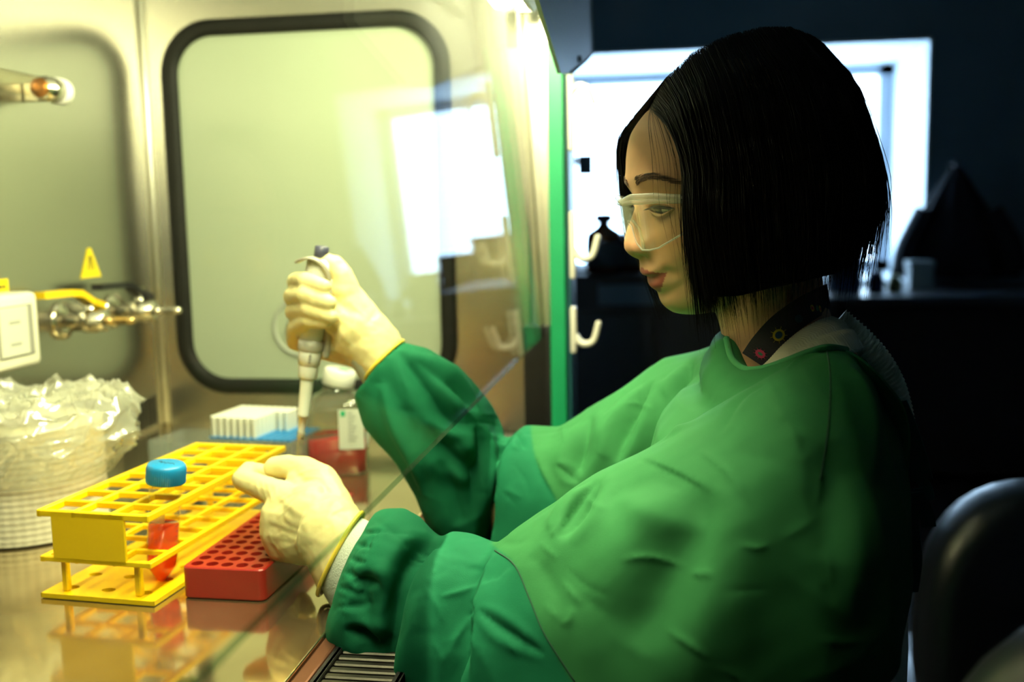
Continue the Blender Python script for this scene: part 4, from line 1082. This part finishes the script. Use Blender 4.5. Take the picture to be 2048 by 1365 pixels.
lcuff = cuffloft([((640,985),(598,1100),.808,.027),((672,1000),(622,1128),.804,.029),((700,1018),(636,1160),.800,.031),((719,1030),(644,1184),.797,.032)])
def wrinkle(v, f, folds, amp=.0007, ns=90):
    n = vnormals(v, f); bv = BVHTree.FromPolygons([Vector(p) for p in v.tolist()], f); dd = amp*fnoise(v, ns, 1.7, 2)
    for P2, w, a in folds:
        P3 = []
        for p in spline(P2, 16):
            h = bv.ray_cast(Vector(CAM.tolist()), Vector(ray(*p).tolist()).normalized())
            if h[0] is not None: P3.append(np.array(h[0]))
        if len(P3) < 2: continue
        d, t = polydist(v, np.array(P3)); fd = np.clip(np.minimum(t/.2,(1-t)/.2),0,1)
        dd += .42*a*np.exp(-(d/w)**1.5)*fd
    return v + n*dd[:,None], f
LF = [([(512,962),(516,980),(522,1002)], .0012, .0012),([(522,960),(528,982),(534,1004)], .0012, .0013),([(532,962),(538,980),(545,1000)], .0012, .0012),([(545,962),(550,975),(553,990)], .0012, .0010),
      ([(585,955),(620,940),(665,940)], .0015, .0012),([(580,965),(620,955),(650,958)], .0013, .0010),([(550,1010),(590,985),(640,975)], .0014, .0010),([(548,1040),(580,1015),(600,995)], .0014,.0009),
      ([(612,1018),(600,1050),(596,1090),(604,1122)], .0016, .0024),([(606,1022),(594,1060),(592,1100)], .0013, -.0014),([(620,1012),(660,998),(684,1000)], .0014, .0018),
      ([(550,1075),(570,1068),(585,1080)], .0013,.0009),([(535,1060),(545,1085),(560,1100)], .0014,.0009),([(640,1060),(660,1030),(690,1015)], .002,.0012),([(630,1100),(650,1065),(680,1040)], .003,.0016),([(640,1130),(655,1090),(676,1060)], .003,-.0014)]
v, f = fuse(join(*lh, lcuff), .0015, 4, .5)
glL = ppart('glove', wrinkle(v, f, LF), m_glove); glL['label'] = 'left glove pinching beside the yellow rack'
def cuff_roll(a, b, y, ry, r):
    ring = ellring(a, b, y, ry, 48); P = np.vstack([ring, ring[:2]])
    rings = [circ(P[i], r, 8, (P[(i+1)%48]-P[(i-1)%48]), up=(.6,.1,.75)) for i in range(48)]; rings.append(rings[0])
    return loft(rings, True, False, False)
ppart('rolled_cuff', cuff_roll((720,1029),(643,1186),.797,.0325,.0019), m_roll, glL)
ppart('knit_cuff', loft([ellring((703,1034),(648,1166),.799,.029,48), ellring((716,1038),(654,1184),.795,.0300,48), ellring((740,1050),(676,1222),.787,.0335,48), ellring((775,1070),(715,1240),.777,.034,48)], True, False, False), m_knitcuff, gown)
rh = [ # right hand: wrapped round the pipette, thumb on the button
  hchain((752,692,.978,27),(712,660,.972,26),(684,640,.968,20)), hchain((752,692,.978,26),(700,610,.975,20),(690,585,.972,16)),
  hchain((745,690,.985,24),(655,600,1.004,15)), hchain((745,690,.985,24),(646,630,1.006,15)), hchain((745,695,.985,24),(642,662,1.006,14.5)), hchain((745,700,.985,23),(645,694,1.004,14)),
  hchain((650,600,1.004,14),(645,694,1.004,14)), hchain((690,610,.985,20),(690,690,.985,20)),
  # thumb
  hchain((702,625,.972,18),(692,580,.972,14),(684,553,.972,12.5)), hchain((684,553,.972,12.5),(668,532,.972,11),(650,524,.970,9.5)),
  # four fingers, each round the barrel
  hchain((655,592,1.004,13),(602,566,1.000,11),(593,564,.968,10)), hchain((593,564,.968,10),(612,562,.944,9),(648,574,.940,7.5)),
  hchain((648,615,1.006,13),(596,596,1.002,11.5),(588,594,.966,11)), hchain((588,594,.966,11),(610,590,.941,10),(658,606,.938,8.2)),
  hchain((645,648,1.006,13),(598,628,1.002,11),(590,624,.968,10.5)), hchain((590,624,.968,10.5),(616,618,.942,9.5),(664,634,.938,7.5)),
  hchain((648,684,1.004,12),(592,684,.998,10),(591,658,.972,9.5)), hchain((591,658,.972,9.5),(616,640,.946,8.8),(650,645,.942,7)),
]
rcuff = cuffloft([((735,608),(668,706),.978,.027),((765,630),(700,724),.976,.028),((785,655),(722,742),.975,.029),((802,683),(736,757),.974,.030)])
RF = [([(700,660),(690,690),(680,706)], .002,.0014),([(715,665),(708,695),(700,712)], .002,.0013),([(735,690),(725,715),(715,730)], .002,.0013),([(700,600),(715,620),(745,640)], .002,.0012),([(745,610),(735,640),(740,665)], .003,.0014),([(692,560),(690,590),(684,615)], .002,-.001)]
v, f = fuse(join(*rh, rcuff), .0017, 3, .5)
glR = ppart('glove', wrinkle(v, f, RF), m_glove); glR['label'] = 'right glove wrapped round the pipette'
ppart('rolled_cuff', cuff_roll((803,683),(735,758),.974,.0305,.0022), m_roll, glR)
ppart('knit_cuff', loft([ellring((770,640),(705,730),.975,.026,48), ellring((800,690),(728,765),.975,.027,48), ellring((830,712),(745,800),.978,.030,48)], True, False, False), m_knitcuff, gown)

# pipette in the right hand
pt0, pt1 = W(640, 532, .968), W(597, 916, .968)
pax = (pt1-pt0); PLEN = np.linalg.norm(pax); pax /= PLEN
pip = thing('pipette', 'white and grey single-channel pipette held upright in the right glove', 'pipette', pt0.tolist())
m_pw = mat('pipette_white', (.86,.86,.76), .3, coat=.2); m_pg = mat('pipette_grey', (.50,.49,.42), .35); m_pd = mat('pipette_dark_grey', (.34,.31,.25), .4)
def pp(n, vf, m, par=pip, sm=True): return mesh(n, vf, m, par, sm, org=pt0)
s_ = PLEN
def pl(prof, n=32): return lathe([(r, z*s_) for r, z in prof], n, pt0, pax)
pp('handle', pl([(.010,-.035),(.0135,-.02),(.0145,.05),(.0140,.2),(.0125,.28),(.0122,.375)]), m_pw)
pp('collar', pl([(.0122,.377),(.0134,.380),(.0134,.428),(.0125,.432)]), m_pg)
pp('volume_sleeve', pl([(.0110,.4322),(.0116,.435),(.0113,.505),(.0100,.508),(.0102,.515),(.0098,.570),(.0088,.578)]), m_pw)
for k in range(3): pp('volume_digit', xf(box((-.0015,-.0003,-.002),(.0015,.0003,.002)), None, pt0+pax*(.452+.016*k)*s_+np.array([.004,-.0108,0])), m_pg)
pp('shaft', pl([(.0070,.578),(.0068,.60),(.0058,.765),(.0060,.768),(.0060,.778),(.0042,.780),(.0036,.85),(.0034,.90)]), m_pw)
pp('tip', pl([(.0044,.862),(.0044,.885),(.0034,.90),(.0008,1.12)], 20), clear('cloudy_tip', (.95,.95,.88), .06, frost=.22, frostcol=(.9,.88,.72)))
pb_ = pp('plunger_button', pl([(.0055,-.10),(.0072,-.095),(.0072,-.045),(.004,-.035)]), mat('plunger_dark', (.05,.05,.09), .4))
hk = spline([W(594,525,.955), W(606,519,.956), W(624,516,.958), W(644,524,.960), W(658,545,.962), W(663,575,.964)], 24)
hw = np.interp(np.linspace(0,1,24), [0,.3,.6,1], [.006,.012,.012,.007])
tg_ = np.gradient(hk, axis=0); nh = np.cross(tg_, [0,1,0]); nh /= np.linalg.norm(nh, axis=1)[:,None]
pp('finger_hook', loft([[hk[i]+[0,-hw[i],0]-nh[i]*.0012, hk[i]+[0,hw[i],0]-nh[i]*.0012, hk[i]+[0,hw[i],0]+nh[i]*.0012, hk[i]+[0,-hw[i],0]+nh[i]*.0012] for i in range(24)]), m_pd)
ej = [W(658,560,.962), W(662,600,.964), W(660,640,.966), W(655,690,.968), W(650,716,.968)]
pp('ejector_arm', tube(spline(ej, 16), .0036, 10), m_pg)

# ------------------------------------------------------------------ neckline, lanyard, knit top, ties
def ribbon(P, wdir, w, tk=.0008):
    """flat strip along P: wdir = width directions, w = half widths"""
    P = np.asarray(P, float); n = len(P); w = np.broadcast_to(w, n); wd = np.asarray(wdir, float); wd = np.broadcast_to(wd, (n,3)).copy(); wd /= np.linalg.norm(wd, axis=1)[:,None]
    tg = np.gradient(P, axis=0); nn = np.cross(tg, wd); nn /= np.linalg.norm(nn, axis=1)[:,None]+1e-12
    return loft([[P[i]-wd[i]*w[i]-nn[i]*tk, P[i]+wd[i]*w[i]-nn[i]*tk, P[i]+wd[i]*w[i]+nn[i]*tk, P[i]-wd[i]*w[i]+nn[i]*tk] for i in range(n)])
# lanyard
lyo = W(1590, 640, .775)
lan = thing('lanyard', 'black lanyard printed with bright microbe motifs round the neck', 'lanyard', lyo.tolist())
LP = spline([W(1508,722,.766), W(1530,690,.766), W(1562,655,.770), W(1602,625,.777), W(1636,605,.795), W(1655,595,.825), W(1650,597,.86), W(1610,620,.885), W(1540,680,.885)], 60)
axis_ = W(1560, 640, Y0)
lw = []
for i, p in enumerate(LP):
    t_ = LP[min(i+1,59)]-LP[max(i-1,0)]; outw = p-axis_; outw[2] *= .3; wdv = np.cross(t_, outw); lw.append(wdv/np.linalg.norm(wdv))
lw = np.array(lw)
m_lan = mat('black_woven_strap', (.008,.008,.012), .75, bump=.2, bscale=900)
mesh('strap', ribbon(LP, lw, .0105, .0006), m_lan, lan, False, org=lyo)
def print_at(px, py, parts, Yg=.775):
    i = np.argmin([np.hypot(*(np.array([CXP+F_PX*((q-CAM)@c_r)/((q-CAM)@c_f), CYP-F_PX*((q-CAM)@c_u)/((q-CAM)@c_f)])-[px,py])) for q in LP[:40]])
    t_ = LP[i+1]-LP[i-1]; t_ /= np.linalg.norm(t_); w_ = lw[i]; n_ = np.cross(t_, w_); n_ = n_/np.linalg.norm(n_)
    if n_@(CAM-LP[i]) < 0: n_ = -n_
    pos = W(px, py, LP[i][1]); off = (pos-LP[i])@w_
    o_ = LP[i]+w_*off+n_*.0008 + t_*((pos-LP[i])@t_)
    for k, (nm, r1, r2, col, spikes) in enumerate(parts):
        M_ = []
        rr_ = circ((0,0,0), 1, 28)[:, :2]
        M_.append(loft([[o_+t_*(x*r1)+w_*(y*r2)+n_*(.0001+.00012*k) for x, y in rr_],[o_+t_*(x*r1)+w_*(y*r2)+n_*(.0002+.00012*k) for x, y in rr_]]))
        for q in range(spikes):
            a = 2*PI*q/spikes+.2; dv = t_*math.cos(a)*r1+w_*math.sin(a)*r2
            M_.append(tube([o_+dv*.9+n_*.0002, o_+dv*1.45+n_*.0002], [.00022,.0001], 4))
        mesh('motif', join(*M_), col, lan, False, org=lyo)
p_y = mat('print_yellow', (.75,.52,.02), .6); p_n = mat('print_navy', (.01,.05,.10), .6); p_k = mat('print_pink', (.65,.04,.12), .6); p_g = mat('print_green', (.02,.22,.10), .6); p_t = mat('print_teal', (.01,.055,.075), .6)
print_at(1557,671,[('a',.0048,.0043,p_y,9),('b',.0030,.0026,p_n,0)]); print_at(1521,708,[('a',.0030,.0040,p_k,11),('b',.0010,.0020,p_g,0)])
print_at(1597,638,[('a',.0032,.0032,p_t,0)]); print_at(1623,617,[('a',.0022,.0028,p_y,0),('b',.0010,.0014,p_k,0)]); print_at(1633,617,[('a',.0018,.0024,p_g,0)]); print_at(1642,618,[('a',.0018,.0028,p_y,0),('b',.0008,.0012,p_k,0)])
# cream ribbed knit top: collar band round the neck, strap and back panel
m_knit = mat('cream_rib_knit', (.80,.76,.55), .9, bump=.15, bscale=900, sheen=.2)
IN = spline([W(1512,742,.756), W(1535,722,.757), W(1565,690,.760), W(1602,660,.765), W(1640,640,.783), W(1664,634,.815), W(1660,640,.85)], 150)
OU = spline([W(1540,770,.735), W(1580,745,.728), W(1625,722,.726), W(1670,706,.735), W(1712,700,.76), W(1728,698,.80), W(1722,702,.85)], 150)
rows_ = []
for i in range(150):
    rib = .0009*math.cos(i*1.9); row = []
    for q in np.linspace(0, 1, 16):
        p = IN[i]*(1-q)+OU[i]*q; bulge = math.sin(q*PI)*.006 + rib - .0025*math.exp(-((q-.5)/.06)**2)
        row.append(p + np.array([.25,-.5,.8])*bulge)
    rows_.append(row)
knit = ppart('knit_top', join(loft(rows_, False), loft([[p-np.array([.3,-.5,.8])*.003 for p in r] for r in rows_], False)), m_knit)
SP = spline([W(1668,652,.815), W(1712,684,.812), W(1752,722,.812), W(1784,768,.815), W(1804,820,.82), W(1812,872,.825), W(1806,930,.83)], 120)
sw = np.interp(np.linspace(0,1,120), [0,.25,.6,1], [.0155,.0125,.0085,.0060])
def ribtube(P, r, rib=.05, flat=1.0):
    P = np.asarray(P); k = len(P); return tube(P, [r[i]*(1+rib*math.cos(i*2.1)) for i in range(k)], 14)
ppart('strap', ribtube(SP, sw, .07), m_knit, knit)
kb = [hring(.094,Y0,.985,.092,.14), hring(.096,Y0,.95,.093,.14), hring(.098,Y0,.92,.095,.14), hring(.0985,Y0,.86,.0975,.14), hring(.0975,Y0,.80,.098,.14), hring(.10,Y0,.72,.10,.14), hring(.11,Y0,.60,.108,.16)]
ppart('back_panel', loft(kb), m_knit, knit)
# gown ties at the back
m_tie = mat('green_tie_tape', (.015,.11,.085), .8, bump=.1, bscale=900)
def tie(P2, Yc, w, n=20):
    P = spline([W(x, y, Yc+dy) for x, y, dy in P2], n); ppart('tie', ribbon(P, [(.75,-.55,.30)]*n, w, .0006), m_tie, gown, False)
tie([(1788,806,0),(1806,850,0),(1828,915,.005),(1840,962,.005)], .805, .0105)
tie([(1738,745,0),(1765,775,0),(1790,806,0)], .79, .0035)
tie([(1838,955,0),(1852,975,-.006),(1856,1000,-.004),(1846,992,.004),(1834,978,.004)], .81, .005)
tie([(1834,985,0),(1846,1012,0),(1854,1035,0),(1858,1055,0)], .808, .0058)
tie([(1822,985,0),(1818,1050,0),(1824,1120,0),(1816,1186,0)], .815, .0085)
tie([(1806,1060,0),(1810,1150,0),(1804,1250,0),(1808,1370,0)], .822, .0018)
# folded front edge of the gown opening at the back
FE = spline([W(1664,692,.745), W(1712,722,.745), W(1752,768,.75), W(1785,815,.762), W(1797,880,.765), W(1790,960,.765), W(1786,1060,.77), W(1778,1180,.775), W(1762,1290,.78), W(1745,1400,.78)], 60)
ppart('back_edge', ribbon(FE, [(.55,-.80,.12)]*60, np.interp(np.linspace(0,1,60),[0,.2,1],[.003,.010,.013]), .0009), m_thread, gown, False)
NBP = spline(YKP[:8] , 70)
NBP = NBP + np.array([0,0,.0122]) + np.array([[0,-.003 if p[1] < Y0 else .003,0] for p in NBP])
ppart('neck_binding', tube(NBP, .0026, 8), m_thread, gown)

# ================================================================== SEATING AND BACKGROUND
m_vinyl = mat('black_vinyl', (.012,.014,.02), .34, spec=.6, bump=.05, bscale=300)
m_metal = mat('dark_metal', (.06,.06,.065), .35, .9)
def slab(cx, cy, cz, w, h, tk, rot, n=40):
    rings = []
    for s, o in ((.0,-1),(.86,-1),(.97,-.8),(1,-.3),(1,.3),(.97,.8),(.86,1),(.0,1)):
        t_ = np.linspace(0, 2*PI, n, endpoint=False); c, q = np.cos(t_), np.sin(t_)
        x = s*w/2*np.sign(c)*np.abs(c)**.75; z = s*h/2*np.sign(q)*np.abs(q)**.75; y = np.full(n, o*tk/2)
        rings.append(np.stack([cx+x*math.cos(rot)-y*math.sin(rot), cy+x*math.sin(rot)+y*math.cos(rot), cz+z], 1))
    return loft(rings, True, False, False)
def chair(name, label, bx, by, top, rot, w, h, tk, seat=(0,.22), sz=.47):
    t_ = thing(name, label, 'chair', (bx,by,0), 0, None); o = np.array([bx,by,0.0])
    dx, dy = -math.sin(rot)*seat[1], math.cos(rot)*seat[1]
    mesh('backrest', slab(0,0,top-h/2,w,h,tk,rot), m_vinyl, t_)
    mesh('seat', loft([circ((dx,dy,z), r, 40) for r, z in ((.05,sz-.07),(.19,sz-.065),(.21,sz-.04),(.21,sz-.015),(.195,sz),(.05,sz+.004))]), m_vinyl, t_)
    mesh('back_post', tube(spline([(0,0,top-h*.6),(-dx*.12,-dy*.12,sz+.02),(dx*.3,dy*.3,sz-.085),(dx,dy,sz-.085)], 14), .014, 10), m_metal, t_)
    mesh('column', lathe([(.028,.09),(.028,.25),(.018,.251),(.018,sz-.07)], 20, (dx,dy,0)), m_metal, t_)
    for k in range(5):
        a = 2*PI*k/5+.3; e = (dx+.25*math.cos(a), dy+.25*math.sin(a), .065)
        lg = mesh('leg', tube([(dx,dy,.105),e], [.022,.014], 8), m_metal, t_)
        mesh('caster', lathe([(.02,-.012),(.027,-.008),(.027,.008),(.02,.012)], 18, (e[0],e[1],.0275), (-math.sin(a),math.cos(a),0)), m_black, lg)
    return t_
chair('task_chair', 'black office chair with rounded back catching blue window light at right', .490, 1.30, .858, R(8), .34, .40, .10, (0,.24))
chair('office_chair', 'dark rounded chair back in the near right corner', .245, .40, 1.048, R(-12), .30, .40, .08, (0,-.24))
# stool the person sits on
so = np.array([.11, Y0, 0]); stl = thing('lab_stool', 'round black stool under the seated person', 'stool', so.tolist())
mesh('seat', lathe([(.05,.335),(.17,.338),(.185,.35),(.185,.375),(.17,.388),(.02,.390)], 40), m_vinyl, stl)
mesh('column', lathe([(.03,.06),(.03,.20),(.02,.201),(.02,.336)], 20), m_metal, stl)
for k in range(5):
    a = 2*PI*k/5; mesh('leg', tube([(0,0,.085),(.24*math.cos(a),.24*math.sin(a),.015)], [.02,.014], 8), m_metal, stl)

# long bench under the window
m_bench = mat('dark_bench_top', (.05,.06,.07), .35); m_benchb = mat('dark_bench_front', (.015,.017,.02), .5)
bch = thing('window_bench', 'long dark laboratory bench running under the window', 'bench', (.3,4.65,0)); bo_ = np.array([.3,4.65,0])
mesh('bench_top', box((-1.6,4.32,.80),(2.3,4.985,.835),.004), m_bench, bch, False, org=bo_)
for k in range(5):
    x = -1.55+.77*k
    cu = mesh('cupboard', box((x,4.40,.06),(x+.75,4.98,.7995),.003), m_benchb, bch, False, org=bo_)
    mesh('cupboard_door', box((x+.012,4.385,.08),(x+.738,4.3995,.785),.003), m_benchb, cu, False, org=bo_)
# dark incubator cabinet that carries the bottles
inc = thing('incubator', 'tall black instrument cabinet behind the green post', 'instrument', (-.02,3.3,0)); io = np.array([-.02,3.3,0])
mesh('housing', box((-.40,3.02,.03),(.36,3.58,1.015),.008), m_benchb, inc, False, org=io)
for x in (-.39, -.01):
    dr = mesh('door', box((x,2.996,.10),(x+.36,3.0195,.90),.006), mat('dark_door', (.02,.023,.027), .35), inc, False, org=io)
    mesh('handle', tube([(x+.33,2.975,.35),(x+.33,2.975,.60)], .009, 8), m_metal, dr, True, org=io)
mesh('control_panel', box((-.20,3.010,.925),(.12,3.0195,.985),.002), mat('blue_grey_panel', (.10,.16,.22), .3), inc, False, org=io)
for x in (-.36,.30):
    for y in (3.06,3.52): mesh('foot', lathe([(.025,0),(.025,.03)], 14, (x,y,0)), m_black, inc, True, org=io)
# amber reagent bottles with navy caps
m_amber = mat('amber_glass', (.10,.028,.006), .12, coat=.5); m_navy = mat('navy_cap', (.006,.02,.09), .4); m_dlabel = mat('grey_bottle_label', (.07,.085,.095), .6)
def reagent(px, Yb, s, label):
    o = W(px, 500, Yb); t_ = thing('reagent_bottle', label, 'bottle', (o[0],Yb,1.0155), 0, 'amber bottles on the instrument')
    mesh('glass_body', lathe([(.055*s,0),(.060*s,.004),(.060*s,.115*s),(.055*s,.132*s),(.028*s,.150*s),(.019*s,.158*s),(.019*s,.172*s)], 32), m_amber, t_)
    mesh('bottle_cap', lathe([(.024*s,.166*s),(.030*s,.168*s),(.030*s,.188*s),(.024*s,.194*s),(.001,.195*s)], 28), m_navy, t_)
    mesh('paper_label', lathe([(.0605*s,.022*s),(.0609*s,.022*s),(.0609*s,.100*s),(.0605*s,.100*s)], 32, cap=False), m_dlabel, t_)
reagent(1208, 3.12, .95, 'amber bottle with navy cap standing near the green post'); reagent(1262, 3.20, .84, 'smaller amber bottle half hidden behind the nose and glasses')
# clamp stand with a blue card
cs = W(1144, 300, 3.2); st_ = thing('clamp_stand', 'thin dark clamp stand holding a small blue card against the window', 'stand', (cs[0],3.2,1.0155))
zt_ = W(1144,278,3.2)[2]-1.0155
mesh('stand_base', box((-.05,-.04,0),(.05,.04,.012),.003), m_black, st_, False); mesh('rod', lathe([(.011,.012),(.011,zt_)], 12), m_black, st_)
mesh('clamp', join(box((-.016,-.016,zt_-.085),(.016,.016,zt_-.055),.003), tube([(0,0,zt_-.07),(.03,0,zt_-.07)], .006, 8)), m_metal, st_)
mesh('card', box((.018,-.004,zt_-.115),(.066,.004,zt_-.050),.002), mat('navy_card', (.006,.035,.075), .5), st_, False)
# boxes and jars along the bench (mirrored in the sash)
m_bx = [mat('pale_carton', (.42,.46,.48), .6), mat('blue_carton', (.03,.10,.22), .6), mat('dark_carton', (.03,.035,.04), .6)]
items = [(.42,4.62,.20,.34,0,'pale carton on the bench behind the head'),(.62,4.66,.16,.27,2,'dark carton on the bench, tallest of the row'),(.79,4.62,.13,.20,1,'blue carton on the bench'),(1.12,4.66,.10,.13,0,'small pale box on the bench near the window corner')]
for x, y, w, h, mi, lb_ in items:
    t_ = thing('storage_box', lb_, 'box', (x,y,.8355), 0, 'cartons on the window bench')
    mesh('carton', box((-w/2,-w/2,0),(w/2,w/2,h-.03),.003), m_bx[mi], t_, False); mesh('carton_lid', box((-w/2-.004,-w/2-.004,h-.0295),(w/2+.004,w/2+.004,h),.003), m_bx[mi], t_, False)
for px, r, h, c, lb_ in ((1752,.035,.09,m_navy,'dark blue jar on the bench at the window corner'),(1790,.030,.07,mat('olive_jar', (.30,.30,.10), .4),'small olive jar on the bench at the window corner')):
    o = W(px, 540, 4.55); t_ = thing('jar', lb_, 'jar', (o[0],4.55,.8355)); mesh('jar_body', lathe([(r*.9,0),(r,.004),(r,h*.75),(r*.7,h*.8)], 24), c, t_); mesh('jar_lid', lathe([(r*.8,h*.8),(r*.85,h*.82),(r*.85,h),(r*.7,h+.003)], 24), c, t_)
# dark coat on a wall hook beside the window
ck_ = W(1912, 335, 4.86); ct = thing('hanging_coat', 'dark coat hanging on the wall to the right of the window', 'coat', (ck_[0],4.86,0)); m_coat = mat('dark_navy_cloth', (.010,.013,.018), .9)
rings = []
for z, hw_, hd in ((ck_[2],.025,.02),(ck_[2]-.06,.06,.05),(ck_[2]-.18,.13,.09),(ck_[2]-.35,.22,.11),(ck_[2]-.50,.27,.12)):
    t_ = np.linspace(0, 2*PI, 60, endpoint=False); k = 1+.10*np.cos(t_*9+z*3)+.05*np.cos(t_*5)
    rings.append(np.stack([hw_*np.cos(t_)*k, hd*np.sin(t_)*k, np.full(60, z)], 1))
mesh('coat_body', loft(rings), m_coat, ct)
for s in (-1,1): mesh('coat_sleeve', tube(spline([(s*.14,-.06,ck_[2]-.20),(s*.22,-.09,ck_[2]-.36),(s*.24,-.09,ck_[2]-.47)], 12), .050, 12), m_coat, ct)
mesh('wall_hook', join(tube([(0,.13,ck_[2]+.02),(0,.02,ck_[2]+.0),(0,0,ck_[2]+.03)], .008, 8)), m_metal, ct)
